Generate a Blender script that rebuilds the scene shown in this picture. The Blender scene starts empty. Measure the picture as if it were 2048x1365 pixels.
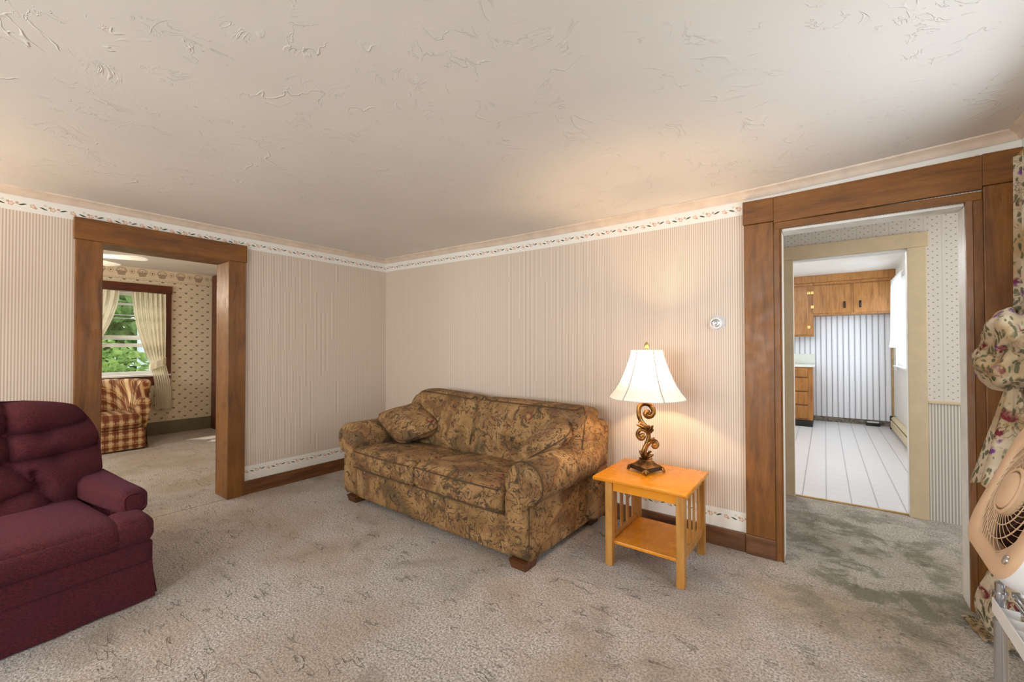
import bpy, bmesh, math, random
from mathutils import Vector, Matrix
random.seed(7)
S = bpy.context.scene
COL = S.collection
PI = math.pi

# ------------------------------------------------------------------ camera
FPX, YAW, PIT, ROL = 836.53, 2.213126, 0.0127, -0.00085
CAM = Vector((3.98658, -2.94088, 1.26599))
d = Vector((math.cos(YAW)*math.cos(PIT), math.sin(YAW)*math.cos(PIT), math.sin(PIT)))
r0 = Vector((math.sin(YAW), -math.cos(YAW), 0)); u0 = r0.cross(d)
r1 = r0*math.cos(ROL)+u0*math.sin(ROL); u1 = u0*math.cos(ROL)-r0*math.sin(ROL)
cd = bpy.data.cameras.new('camera'); co = bpy.data.objects.new('camera', cd); COL.objects.link(co)
cd.sensor_width = 36; cd.sensor_fit = 'HORIZONTAL'; cd.lens = FPX*36/2048
cd.clip_start = 0.02
co.matrix_world = Matrix(((r1.x, u1.x, -d.x, CAM.x), (r1.y, u1.y, -d.y, CAM.y), (r1.z, u1.z, -d.z, CAM.z), (0, 0, 0, 1)))
S.camera = co

# ------------------------------------------------------------------ light
S.view_settings.view_transform = 'Standard'; S.view_settings.look = 'None'
S.view_settings.gamma = 1; S.view_settings.exposure = 0.0; S.view_settings.use_curve_mapping = False
W = bpy.data.worlds.new('world'); S.world = W; W.use_nodes = True
bgn = W.node_tree.nodes['Background']
bgn.inputs['Color'].default_value = (0.72, 0.86, 1.0, 1); bgn.inputs['Strength'].default_value = 2.2

def light(name, kind, loc, power, color, size=None, aim=None, sy=None, radius=None, angle=None, spread=None):
    L = bpy.data.lights.new(name, kind); L.energy = power; L.color = color
    if kind == 'AREA':
        L.shape = 'RECTANGLE'; L.size = size; L.size_y = sy or size
        if spread: L.spread = spread
    if radius is not None: L.shadow_soft_size = radius
    if angle is not None: L.angle = angle
    o = bpy.data.objects.new(name, L); COL.objects.link(o); o.location = loc
    if aim is not None: o.rotation_euler = Vector(aim).to_track_quat('-Z', 'Y').to_euler()
    return o
DAY = (0.86, 0.93, 1.0); WARM = (1.0, 0.80, 0.58)
light('sun', 'SUN', (0, 0, 6), 4.5, (1.0, 0.93, 0.80), aim=(1.1, 0.9, -1.45), angle=0.01)
light('daylight_right_window', 'AREA', (4.86, -1.15, 1.40), 20, DAY, size=1.3, sy=1.25, aim=(-1, 0, -0.35))
light('daylight_front_window', 'AREA', (3.1, -5.36, 1.45), 85, DAY, size=1.3, sy=1.2, aim=(0, 1, 0.22))
light('daylight_front_window_b', 'AREA', (1.2, -5.36, 1.45), 62, (1.0, .95, .88), size=1.1, sy=1.2, aim=(0, 1, 0.22))
light('daylight_kitchen_window', 'AREA', (4.98, 4.85, 1.5), 34, DAY, size=0.9, sy=1.1, aim=(-1, 0, 0))
light('kitchen_fill_light', 'POINT', (3.3, 2.9, 2.12), 56, (.95, .97, 1.0), radius=.15)  # added fill without a fixture, brightens the kitchen from out of view
light('daylight_hall_window', 'AREA', (6.3, 0.75, 1.5), 20, (1.0, .96, .9), size=0.9, sy=1.2, aim=(-1, 0, 0))
light('daylight_den_window', 'AREA', (-1.9, -4.42, 1.4), 40, (1.0, 0.95, 0.86), size=1.2, sy=1.1, aim=(0, 1, 0))

# ------------------------------------------------------------------ node helpers
T = None
class V:
    def __init__(s, k): s.k = k
    def _m(s, op, o=None, c=None):
        n = T.nodes.new('ShaderNodeMath'); n.operation = op
        for i, a in enumerate((s, o, c)):
            if a is None: continue
            if isinstance(a, V): T.links.new(a.k, n.inputs[i])
            else: n.inputs[i].default_value = a
        return V(n.outputs[0])
    def __add__(s, o): return s._m('ADD', o)
    __radd__ = __add__
    def __sub__(s, o): return s._m('SUBTRACT', o)
    def __rsub__(s, o): return (s*-1)+o
    def __mul__(s, o): return s._m('MULTIPLY', o)
    __rmul__ = __mul__
    def __truediv__(s, o): return s._m('DIVIDE', o)
    def fr(s): return s._m('FRACT')
    def fl(s): return s._m('FLOOR')
    def ab(s): return s._m('ABSOLUTE')
    def sin(s): return s._m('SINE')
    def cos(s): return s._m('COSINE')
    def sq(s): return s._m('SQRT')
    def lt(s, o): return s._m('LESS_THAN', o)
    def gt(s, o): return s._m('GREATER_THAN', o)
    def mx(s, o): return s._m('MAXIMUM', o)
    def mn(s, o): return s._m('MINIMUM', o)
    def at2(s, o): return s._m('ARCTAN2', o)
    def ss(s, a, b, lo=0.0, hi=1.0):
        n = T.nodes.new('ShaderNodeMapRange'); n.interpolation_type = 'SMOOTHSTEP'
        T.links.new(s.k, n.inputs[0])
        for i, q in enumerate((a, b, lo, hi)): n.inputs[i+1].default_value = q
        return V(n.outputs[0])
def c8(r, g, b):
    f = lambda v: (v/255/12.92) if v/255 <= .04045 else ((v/255+.055)/1.055)**2.4
    return (f(r), f(g), f(b), 1)
def coord(kind='Object'):
    n = T.nodes.new('ShaderNodeTexCoord'); return V(n.outputs[kind])
def uvc():
    n = T.nodes.new('ShaderNodeUVMap'); n.uv_map = 'UVMap'; return V(n.outputs[0])
def xyz(v):
    n = T.nodes.new('ShaderNodeSeparateXYZ'); T.links.new(v.k, n.inputs[0]); return [V(n.outputs[i]) for i in range(3)]
def comb(x, y, z):
    n = T.nodes.new('ShaderNodeCombineXYZ')
    for i, a in enumerate((x, y, z)):
        if isinstance(a, V): T.links.new(a.k, n.inputs[i])
        else: n.inputs[i].default_value = a
    return V(n.outputs[0])
def mapp(v, scale=(1, 1, 1), rot=(0, 0, 0), loc=(0, 0, 0)):
    n = T.nodes.new('ShaderNodeMapping'); T.links.new(v.k, n.inputs[0])
    n.inputs[1].default_value = loc; n.inputs[2].default_value = rot; n.inputs[3].default_value = scale
    return V(n.outputs[0])
def noise(v, scale, detail=2, rough=.5, dist=0.0, color=False):
    n = T.nodes.new('ShaderNodeTexNoise'); T.links.new(v.k, n.inputs['Vector'])
    n.inputs['Scale'].default_value = scale; n.inputs['Detail'].default_value = detail
    n.inputs['Roughness'].default_value = rough; n.inputs['Distortion'].default_value = dist
    return V(n.outputs[1 if color else 0])
def voro(v, scale, feature='F1', out=0, rnd=1.0):
    n = T.nodes.new('ShaderNodeTexVoronoi'); n.feature = feature; T.links.new(v.k, n.inputs['Vector'])
    n.inputs['Scale'].default_value = scale; n.inputs['Randomness'].default_value = rnd
    return V(n.outputs[out])
def vadd(a, b, s=1.0):
    n = T.nodes.new('ShaderNodeVectorMath'); n.operation = 'MULTIPLY_ADD'
    T.links.new(b.k, n.inputs[0]); n.inputs[1].default_value = (s, s, s); T.links.new(a.k, n.inputs[2])
    return V(n.outputs[0])
def mix(f, a, b):
    n = T.nodes.new('ShaderNodeMix'); n.data_type = 'RGBA'
    for i, q in ((0, f), (6, a), (7, b)):
        if isinstance(q, V): T.links.new(q.k, n.inputs[i])
        else: n.inputs[i].default_value = q
    return V(n.outputs[2])
def ramp(f, stops):
    n = T.nodes.new('ShaderNodeValToRGB'); T.links.new(f.k, n.inputs[0])
    e = n.color_ramp.elements
    while len(e) < len(stops): e.new(.5)
    for q, (p, c) in zip(e, stops): q.position = p; q.color = c
    return V(n.outputs[0])
def bumpn(h, dist=.002, strength=1.0):
    n = T.nodes.new('ShaderNodeBump'); T.links.new(h.k, n.inputs['Height'])
    n.inputs['Distance'].default_value = dist; n.inputs['Strength'].default_value = strength
    return V(n.outputs[0])
MATS = {}
def material(name, fn):
    global T
    m = bpy.data.materials.new(name); m.use_nodes = True; T = m.node_tree
    b = T.nodes['Principled BSDF']
    kw = fn() or {}
    for k, q in kw.items():
        if k == 'surface': T.links.new(q.k, T.nodes['Material Output'].inputs['Surface']); continue
        i = b.inputs[k]
        if isinstance(q, V): T.links.new(q.k, i)
        else: i.default_value = q
    MATS[name] = m
    return m
def plain(name, col, rough=.6, metal=0.0, var=.08, scale=9, bump=0.0, **kw):
    def f():
        o = coord(); n = noise(o, scale, 4, .6)
        k = tuple(q*(1-var) for q in col[:3])+(1,); h = tuple(min(1, q*(1+var)) for q in col[:3])+(1,)
        r = {'Base Color': mix(n.ss(.3, .7), k, h), 'Roughness': rough, 'Metallic': metal}
        if bump: r['Normal'] = bumpn(noise(o, 160, 3), bump)
        r.update(kw); return r
    return material(name, f)

# ---- wallpaper of the living room: thin vertical stripes, floral border at top and foot
def stripes(u, per=.0135):
    return ((u/per).fr()-.5).ab().ss(.13, .30)
def border_pat(u, w):
    """u along the wall, w height above the middle line of the border; returns colour"""
    P = .175
    base = c8(240, 236, 228)
    col = base
    def leaf(col, cx, sgn, cy):
        x = ((u/P+(1-cx+.5)).fr()-.5)*P
        c = (x*(PI/.036)).sin()*(.0045*sgn)
        dd = ((w-c-cy).ab()/.0050)+((x/.019)*(x/.019))
        return mix(dd.ss(.75, 1.15, 1, 0), col, c8(52, 66, 18))
    def flower(col, cx, cy, R, c):
        x = ((u/P+(1-cx+.5)).fr()-.5)*P; y = w-cy
        rr = (x*x+y*y).sq(); a = y.at2(x)
        pet = ((a*5).cos()*.22+.78)*R
        m = ((rr-pet).ab()).ss(.0012, .0028, 1, 0).mx(rr.ss(.0012, .0024, 1, 0))
        return mix(m*.9, col, c)
    col = leaf(col, .13, -1, -.002); col = leaf(col, .63, 1, .004)
    col = flower(col, .36, .000, .012, c8(200, 108, 10))
    col = flower(col, .50, .009, .006, c8(178, 112, 6))
    col = flower(col, .87, .002, .011, c8(206, 122, 28))
    col = flower(col, .29, .010, .006, c8(184, 128, 36))
    col = flower(col, .94, -.008, .005, c8(200, 130, 44))
    col = flower(col, .17, .019, .006, c8(205, 205, 196))
    return col
def f_wall():
    u, v, _ = xyz(uvc())
    o = coord()
    st = mix(stripes(u), c8(236, 222, 207), c8(199, 180, 162))
    st = mix(noise(o, 1.3, 3).ss(.35, .75, 0, .16), st, c8(220, 198, 176))
    top = v.gt(2.108); bot = v.lt(.237)
    c = mix(top, st, border_pat(u, v-2.148)); c = mix(bot, c, border_pat(u, v-.19))
    return {'Base Color': c, 'Roughness': .62, 'Normal': bumpn(noise(o, 38, 4), .0012)}
material('striped_wallpaper', f_wall)
def f_ceiling():
    o = coord(); p = mapp(o, (1, 1, 0))
    w = vadd(p, noise(p, 1.1, 3, .6, color=True), .9)
    ridge = ((noise(w, 3.2, 3, .55, .8)-.5).ab()).ss(0, .012, 1, 0)
    ridge2 = ((noise(mapp(w, (1, 1, 1), loc=(5, 2, 0)), 6.0, 4, .6, 1.2)-.5).ab()).ss(0, .012, 1, 0)
    m1 = noise(mapp(p, loc=(3, 1, 0)), 4.7, 3).ss(.52, .62); m2 = noise(mapp(p, loc=(9, 4, 0)), 6.3, 3).ss(.52, .62)
    grit = noise(w, 34, 5, .65, .6)*noise(mapp(p, loc=(1, 7, 0)), 3.1, 3).ss(.46, .66)
    h = ridge*m1+ridge2*m2*.8+grit*.45+noise(p, 12, 4)*.15
    return {'Base Color': mix(noise(p, .8, 2).ss(.3, .7), c8(235, 229, 221), c8(226, 220, 212)), 'Roughness': .8, 'Normal': bumpn(h, .0026, .8)}
material('ceiling_plaster', f_ceiling)
def f_carpet():
    o = coord(); p = mapp(o, (1, 1, 0)); x, y, _ = xyz(o)
    fine = noise(p, 105, 3, .75); mid = noise(p, 42, 4, .65); big = noise(p, 1.6, 4, .6, .5); streak = noise(mapp(p, (1, 3.2, 1), rot=(0, 0, .7)), 7, 4, .6)
    w = vadd(mapp(p, (1, 3.2, 1), rot=(0, 0, -.65)), noise(p, 6, 3, color=True), .04)
    crease = ((noise(w, 4.4, 2.5, .6)-.5).ab()).ss(.003, .014, 1, 0)*noise(mapp(p, loc=(4, 4, 0)), 8, 3).ss(.50, .60)
    c = mix(fine.ss(.32, .68), c8(124, 114, 106), c8(234, 226, 219))
    c = mix(mid.ss(.45, .75, 0, .3), c, c8(150, 136, 120))
    c = mix(big.ss(.42, .66, 0, .5), c, c8(166, 142, 112))
    c = mix(noise(mapp(p, loc=(11, 5, 0)), 2.3, 4, .6, .6).ss(.52, .70, 0, .45), c, c8(132, 118, 104))
    c = mix(streak.ss(.5, .75, 0, .28), c, c8(132, 120, 104))
    # worn, soiled traffic lane through the doorway to the hall
    dx = x-4.2; dy = y-.35
    lane = ((dx*dx)/.5+(dy*dy)/1.9).sq().ss(.25, 1.15, 1, 0)
    soil = lane*noise(p, 5, 5, .7, .4).ss(.44, .60)
    c = mix(soil*.8, c, c8(74, 78, 58))
    c = mix(lane*.25, c, c8(150, 146, 112))
    c = mix(crease*.45, c, c8(96, 84, 66))
    seam = x.ab().ss(.002, .008, 1, 0)*y.gt(-2.5)*y.lt(-1.45)
    c = mix(seam*.55, c, c8(70, 60, 48))
    h = fine*.7+mid*.7-crease*.9-seam
    return {'Base Color': c, 'Roughness': .95, 'Normal': bumpn(h, .012, 1.0), 'Sheen Weight': .12}
material('carpet', f_carpet)
def wood(name, a, b, dark, rough=.42, axis=2, scale=1.0, gl=.5, kf=1.0):
    def f():
        o = coord(); s = [9*scale, 9*scale, 9*scale]; s[axis] = .9*scale
        p = mapp(o, tuple(s)); p = vadd(p, noise(o, 2.5, 3, color=True), .35)
        g = noise(p, 2.6, 6, .62, .3); fine = noise(mapp(p, (5, 5, 5)), 4, 3, .6)
        c = ramp(g, [(.28, dark), (.45, a), (.62, b), (.8, a)])
        c = mix(fine.ss(.52, .72, 0, .35*kf), c, dark)
        c = mix(noise(mapp(o, loc=(3, 7, 1)), 2.2, 5, .65).ss(.48, .72, 0, .45*kf*kf), c, dark)
        wear = noise(o, 3.4, 5, .6).ss(.48, .74, 0, .2*kf*kf)
        c = mix(wear, c, tuple(min(1, q*1.35) for q in b[:3])+(1,))
        return {'Base Color': c, 'Roughness': noise(o, 14, 3).ss(.2, .8, rough-.08*kf*kf, rough+.12*kf*kf), 'Normal': bumpn(g+fine*.4, .0012*kf*kf), 'Specular IOR Level': gl}
    return material(name, f)
wood('casing_wood', c8(120, 74, 24), c8(138, 88, 34), c8(86, 50, 14))
wood('casing_wood_x', c8(120, 72, 20), c8(136, 86, 28), c8(86, 48, 10), axis=0)
wood('casing_wood_y', c8(120, 72, 22), c8(136, 86, 30), c8(86, 48, 12), axis=1)
wood('baseboard_wood_x', c8(104, 66, 38), c8(126, 84, 52), c8(66, 40, 22), axis=0)
wood('baseboard_wood_y', c8(108, 66, 36), c8(132, 84, 46), c8(70, 42, 20), axis=1)
wood('dark_wood', c8(84, 34, 14), c8(104, 46, 20), c8(52, 18, 8), rough=.35)
wood('dark_wood_y', c8(84, 34, 14), c8(104, 46, 20), c8(52, 18, 8), rough=.35, axis=1)
wood('honey_wood', c8(188, 130, 58), c8(200, 146, 74), c8(166, 108, 44), rough=.36, kf=.4)
wood('honey_wood_x', c8(228, 144, 22), c8(232, 150, 28), c8(220, 134, 20), rough=.27, axis=0, kf=.3)
wood('cabinet_wood', c8(160, 106, 48), c8(176, 122, 62), c8(124, 76, 30), rough=.4, scale=1.6)
wood('foot_wood', c8(92, 52, 24), c8(116, 66, 32), c8(60, 32, 14), axis=0)
plain('crown_paint', c8(222, 202, 182), .6)
plain('jamb_paint', c8(226, 222, 214), .5)
plain('tan_paint', c8(208, 188, 154), .45, var=.05)
plain('olive_paint', c8(112, 106, 84), .5)
def f_tap():
    o = coord()
    w = vadd(o, noise(o, 3.4, 3, .6, color=True), .20)
    n = noise(w, 6.0, 2.5, .5, 1.0)
    cont = (((n*8).fr()-.5).ab()).ss(.03, .085, 1, 0)
    n2 = noise(mapp(w, loc=(3, 5, 1)), 12, 2, .5, 1.6)
    cont2 = (((n2*5).fr()-.5).ab()).ss(.04, .10, 1, 0)*noise(o, 4, 2).ss(.40, .52)
    blot = noise(mapp(w, loc=(7, 1, 2)), 10, 2, .5, 1.6).ss(.60, .65)
    c = ramp(noise(mapp(w, loc=(1, 2, 3)), 3.2, 3, .55, .6), [(.3, c8(98, 80, 52)), (.42, c8(136, 101, 58)), (.52, c8(168, 130, 84)), (.62, c8(124, 88, 50)), (.72, c8(118, 98, 72))])
    c = mix(noise(mapp(o, loc=(4, 8, 2)), 6, 3).ss(.54, .70, 0, .45), c, c8(196, 162, 114))
    c = mix(noise(mapp(o, loc=(8, 3, 5)), 8, 3).ss(.58, .72, 0, .5), c, c8(120, 72, 58))
    c = mix(blot*.75, c, c8(74, 62, 40))
    c = mix(cont*.85, c, c8(58, 42, 26))
    c = mix(cont2*.85, c, c8(52, 40, 28))
    for sc, col, k in ((4.4, c8(122, 36, 28), 2.0), (5.2, c8(58, 44, 34), 6.0)):
        q = mapp(o, loc=(k, k*1.7, k)); vd = voro(q, sc, 'F1', 0, .9)
        keep = noise(mapp(o, loc=(k*3, 1, k)), 3.0, 1).ss(.44, .5)
        c = mix((vd-.135).ab().ss(.012, .035, 1, 0)*noise(o, 46, 1).ss(.42, .52)*keep*.85, c, col)
        c = mix(vd.ss(.05, .085, 1, 0)*keep*.8, c, c8(186, 148, 100))
        c = mix(vd.ss(.02, .04, 1, 0)*keep*.9, c, col)
    weave = noise(mapp(o, (1, 1, 1)), 260, 2, .6)
    c = mix(weave.ss(.4, .7, 0, .25), c, c8(84, 64, 40))
    return {'Base Color': c, 'Roughness': .9, 'Normal': bumpn(weave*.5+cont*.4, .0018)}
material('tapestry', f_tap)
plain('piping_brown', c8(84, 62, 38), .9)
def f_maroon():
    o = coord()
    rib = noise(mapp(o, (1.2, .6, 1.4)), 210, 2, .6); big = noise(o, 5, 3)
    c = mix(rib.ss(.35, .65), c8(50, 10, 17), c8(92, 22, 30))
    c = mix(big.ss(.4, .7, 0, .35), c, c8(62, 16, 32))
    c = mix(noise(o, 240, 2).ss(.64, .78, 0, .4), c, c8(116, 46, 50))
    return {'Base Color': c, 'Roughness': .92, 'Normal': bumpn(rib+noise(o, 180, 2), .0015), 'Sheen Weight': .12, 'Sheen Tint': c8(150, 90, 150)}
material('maroon_tweed', f_maroon)
def f_plaid():
    o = coord(); x, y, z = xyz(o); o2 = noise(o, 90, 2)
    def band(t, per, a, b, off=0.0): q = (t/(per*.74)+off).fr(); return q.gt(a)*q.lt(b)
    u = y+x*.0; v = z+x
    c = c8(136, 80, 36)
    c = mix(band(u, .12, .0, .34)*.75, c, c8(206, 178, 132)); c = mix(band(v, .12, .0, .30)*.55, c, c8(214, 186, 140))
    c = mix(band(u, .12, .52, .72)*.75, c, c8(92, 34, 18)); c = mix(band(v, .12, .5, .70)*.7, c, c8(98, 40, 18))
    c = mix(band(u, .12, .80, .86)*.8, c, c8(70, 40, 20)); c = mix(band(v, .12, .82, .90)*.7, c, c8(196, 150, 92))
    return {'Base Color': mix(o2.ss(.4, .7, 0, .2), c, c8(110, 70, 40)), 'Roughness': .92, 'Normal': bumpn(o2, .002)}
material('plaid_fabric', f_plaid)
def cloth_mat(name, colfn, trans=.45):
    def f():
        c = colfn()
        a = T.nodes.new('ShaderNodeBsdfDiffuse'); b = T.nodes.new('ShaderNodeBsdfTranslucent'); m = T.nodes.new('ShaderNodeMixShader')
        for q in (a, b): T.links.new(c.k, q.inputs[0])
        m.inputs[0].default_value = trans; T.links.new(a.outputs[0], m.inputs[1]); T.links.new(b.outputs[0], m.inputs[2])
        return {'surface': V(m.outputs[0])}
    return material(name, f)
cloth_mat('cream_cloth', lambda: mix(noise(coord(), 60, 2).ss(.3, .7), c8(240, 230, 206), c8(248, 240, 220)), .25)
cloth_mat('white_cloth', lambda: mix(noise(coord(), 60, 2).ss(.3, .7), c8(236, 238, 240), c8(248, 248, 248)), .6)
cloth_mat('shade_cloth', lambda: mix(noise(coord(), 200, 2).ss(.3, .7), c8(236, 233, 230), c8(246, 244, 242)), .22)
def floral():
    o = coord()
    c = mix(noise(o, 5, 3).ss(.38, .66), c8(218, 202, 176), c8(178, 148, 108))
    w = vadd(o, noise(o, 11, 2, .5, color=True), .06)
    for sc, rt, lc, pr in ((30, .6, (3, 3, 3), .40), (24, 2.1, (6, 1, 4), .44)):
        lf = voro(mapp(w, (1.9, 1.9, .75), rot=(rt, .3, rt)), sc, 'F1', 0)
        c = mix(lf.ss(.30, .40, 1, 0)*noise(mapp(o, loc=lc), 9, 2).ss(pr, pr+.10)*.85, c, c8(86, 88, 62))
    st = ((noise(w, 20, 2, .5, 1)-.5).ab()).ss(.006, .02, 1, 0)*noise(mapp(o, loc=(9, 9, 2)), 7, 2).ss(.42, .54)
    c = mix(st*.7, c, c8(92, 84, 62))
    v = voro(w, 11.5, 'F1', 0)
    fl = v.ss(.26, .36, 1, 0)*noise(o, 60, 2).ss(.34, .5)*noise(mapp(o, loc=(2, 7, 5)), 6, 2).ss(.40, .5)
    hue = noise(mapp(o, loc=(5, 1, 9)), 3, 1).ss(.54, .58)
    c = mix(fl*.92, c, mix(hue, c8(112, 24, 42), c8(116, 56, 134)))
    return c
cloth_mat('floral_cloth', floral, .25)
def f_bronze():
    o = coord(); n = noise(o, 16, 3, .5)
    return {'Base Color': mix(n.ss(.35, .7), c8(78, 48, 22), c8(186, 136, 72)), 'Metallic': .85, 'Roughness': noise(o, 40, 3).ss(.2, .8, .24, .38), 'Normal': bumpn(n, .0006)}
material('antique_bronze', f_bronze)
plain('seam_cloth', c8(176, 174, 176), .9, var=.03)
plain('black_lacquer', c8(34, 24, 20), .3)
plain('silver', c8(200, 200, 200), .22, 1.0)
plain('chrome', c8(196, 198, 202), .2, 1.0, var=.03)
plain('brass', c8(222, 194, 118), .28, .9)
plain('white_plastic', c8(228, 226, 224), .38, var=.03)
plain('beige_plastic', c8(214, 178, 142), .42, var=.04)
plain('dark_brown', c8(70, 42, 24), .6)
plain('black_iron', c8(24, 22, 22), .45)
plain('cream_metal', c8(216, 200, 160), .4, var=.04)
plain('counter_laminate', c8(226, 228, 218), .35, var=.02)
plain('white_paint', c8(236, 236, 234), .5, var=.03)
plain('fan_blade_white', c8(240, 238, 230), .4, var=.02)
plain('rough_plaster', c8(150, 140, 128), .95, var=.45, scale=26, bump=.02)
plain('tan_strip', c8(190, 152, 92), .7, var=.2)
plain('house_siding', c8(205, 212, 220), .6)
plain('cord', c8(110, 84, 40), .5)
def f_lino():
    x, y, z = xyz(coord())
    a = (((x-3.985)/.1635+.5).fr()-.5).ab()*.1635; b = (((y-1.43)/.165+.5).fr()-.5).ab()*.165
    l1 = a.ss(.0035, .0055, 1, 0); l2 = b.ss(.0014, .003, 1, 0)
    c = mix(l2*.6, c8(224, 224, 226), c8(176, 172, 168)); c = mix(l1*.8, c, c8(158, 156, 158))
    return {'Base Color': c, 'Roughness': .3}
material('kitchen_linoleum', f_lino)
def f_kwall():
    u, v, _ = xyz(uvc()); o = coord()
    q = ((u-3.931)/.0738+.5).fr()-.5; d1 = q.ab()*.0738
    n = noise(comb(u*60, v*45, 0), 1, 2)
    c = mix(d1.ss(.0145, .020, 0, .8), c8(226, 228, 234), c8(240, 241, 245))
    c = mix(d1.ss(.009, .014, 1, 0)*.22, c, c8(170, 175, 186))
    c = mix(((d1-n*.005).ss(.0005, .0035, 1, 0))*.8, c, c8(98, 102, 112))
    return {'Base Color': c, 'Roughness': .6}
material('kitchen_striped_wallpaper', f_kwall)
def f_kside():
    u, v, _ = xyz(uvc())
    c = mix(voro(comb(u, v, 0), 12, 'F1', 0).ss(.10, .16, 1, 0)*.5, c8(232, 230, 224), c8(150, 150, 160))
    return {'Base Color': c, 'Roughness': .6}
material('kitchen_floral_wallpaper', f_kside)
def f_hall():
    u, v, _ = xyz(uvc())
    q = ((u-4.573)/.095).fr()*.095
    ln = (q-.0475+.0475).mn(.095-q).ss(.0012, .0028, 1, 0)
    def dots(x0, ph):
        yy = ((v/.0465+ph).fr()-.5)*.0465; xx = q-x0
        return (xx*xx+yy*yy*1.6).sq().ss(.0032, .0062, 1, 0)
    m = dots(.023, .0).mx(dots(.047, .45)).mx(dots(.071, .12))
    c = mix(ln*.5, c8(212, 206, 198), c8(178, 172, 168)); c = mix(m*.8, c, c8(116, 106, 112))
    st = mix(stripes(u, .0165), c8(220, 215, 208), c8(168, 160, 150))
    c = mix(v.lt(.86), c, st)
    return {'Base Color': c, 'Roughness': .6}
material('hall_dotted_wallpaper', f_hall)
def f_den():
    u, v, _ = xyz(uvc())
    base = c8(226, 212, 186)
    # small staggered motifs
    def motif(off_u, off_v, R):
        x = ((u/.139+off_u).fr()-.5)*.139; y = ((v/.131+off_v).fr()-.5)*.131
        fan = (x*x*1.0+y*y*1.1).sq().ss(R*.8, R*1.1, 1, 0)*(y-x.ab()*.55).lt(.003)
        return fan
    m = motif(.1, .2, .019).mx(motif(.6, .7, .019))
    s = motif(.35, .42, .007).mx(motif(.85, .92, .007)).mx(motif(.1, .7, .006)).mx(motif(.6, .2, .006))
    c = mix(m*.85, base, c8(120, 96, 74)); c = mix(s*.6, c, c8(140, 112, 88))
    # basket border under the ceiling
    P = .219; w = v-2.297
    x = ((u+1.57)/P+.5).fr()*P-P/2
    bw_ = w*.35+.050
    body = (x.ab().lt(bw_))*(w.gt(-.05))*(w.lt(.012))
    hnd = (((x/.056)*(x/.056)+((w-.0)/.058)*((w-.0)/.058)).sq()-1).ab().ss(.05, .12, 1, 0)*w.gt(.0)
    flw = noise(comb(u*70, v*70, 0), 1, 2).ss(.5, .6)*((x/.05)*(x/.05)+((w-.02)/.026)*((w-.02)/.026)).lt(1.0)
    x2 = ((u+1.57)/P).fr()*P-P/2; rr = (x2*x2+(w-.01)*(w-.01)).sq()
    hrt = rr.ss(.007, .011, 1, 0); ring = (rr-.026).ab().ss(.003, .006, 1, 0)
    bc = mix((body*.65).mx(hnd*.6).mx(flw*.7), c8(228, 210, 182), c8(122, 92, 70))
    bc = mix(ring*.5, bc, c8(150, 126, 104)); bc = mix(hrt, bc, c8(112, 44, 30))
    bc = mix((w+.094).ab().ss(.002, .005, 1, 0)*.8, bc, c8(110, 92, 70))
    bc = mix((w+.075).ab().lt(.004)*((u/.036).fr().gt(.5))*.5, bc, c8(140, 112, 92))
    c = mix(w.gt(-.094), c, bc)
    return {'Base Color': c, 'Roughness': .6}
material('den_basket_wallpaper', f_den)
def f_glass():
    g = T.nodes.new('ShaderNodeBsdfGlossy'); g.inputs['Roughness'].default_value = .03
    t = T.nodes.new('ShaderNodeBsdfTransparent'); t.inputs[0].default_value = (.95, .97, .97, 1); m = T.nodes.new('ShaderNodeMixShader')
    m.inputs[0].default_value = .06; T.links.new(t.outputs[0], m.inputs[1]); T.links.new(g.outputs[0], m.inputs[2])
    return {'surface': V(m.outputs[0])}
material('window_glass', f_glass)
def f_leaf():
    o = coord(); c = mix(noise(o, 6, 2).ss(.3, .7), c8(104, 142, 70), c8(184, 206, 124))
    a = T.nodes.new('ShaderNodeBsdfDiffuse'); b = T.nodes.new('ShaderNodeBsdfTranslucent'); m = T.nodes.new('ShaderNodeMixShader')
    for q in (a, b): T.links.new(c.k, q.inputs[0])
    m.inputs[0].default_value = .4; T.links.new(a.outputs[0], m.inputs[1]); T.links.new(b.outputs[0], m.inputs[2])
    return {'surface': V(m.outputs[0])}
material('leaf', f_leaf)
plain('grass_ground', c8(92, 120, 60), .95, var=.3, scale=20)

# ------------------------------------------------------------------ mesh helpers (everything in room coordinates)
def bx(bm, x0, x1, y0, y1, z0, z1):
    vs = [bm.verts.new((x, y, z)) for z in (z0, z1) for y in (y0, y1) for x in (x0, x1)]
    for f in ((0, 2, 3, 1), (4, 5, 7, 6), (0, 1, 5, 4), (2, 6, 7, 3), (0, 4, 6, 2), (1, 3, 7, 5)): bm.faces.new([vs[i] for i in f])
    return vs
def rbox(x0, x1, y0, y1, z0, z1, r=.004, seg=2, bm=None):
    b = bmesh.new(); bx(b, x0, x1, y0, y1, z0, z1)
    if r: bmesh.ops.bevel(b, geom=b.edges[:]+b.verts[:], offset=r, segments=seg, affect='EDGES', profile=.5)
    if bm is None: return b
    merge(bm, b); return bm
def merge(a, b, M=None):
    if M is not None: bmesh.ops.transform(b, matrix=M, verts=b.verts)
    me = bpy.data.meshes.new('tmp'); b.to_mesh(me); b.free(); a.from_mesh(me); bpy.data.meshes.remove(me)
def grid(fn, nu, nv, bm=None, cu=False):
    bm = bm or bmesh.new(); V_ = [[bm.verts.new(fn(i/(nu if cu else nu), j/nv)) for j in range(nv+1)] for i in range(nu if cu else nu+1)]
    n = len(V_)
    for i in range(nu):
        for j in range(nv):
            a, b = V_[i], V_[(i+1) % n]
            bm.faces.new((a[j], b[j], b[j+1], a[j+1]))
    return bm
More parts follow.
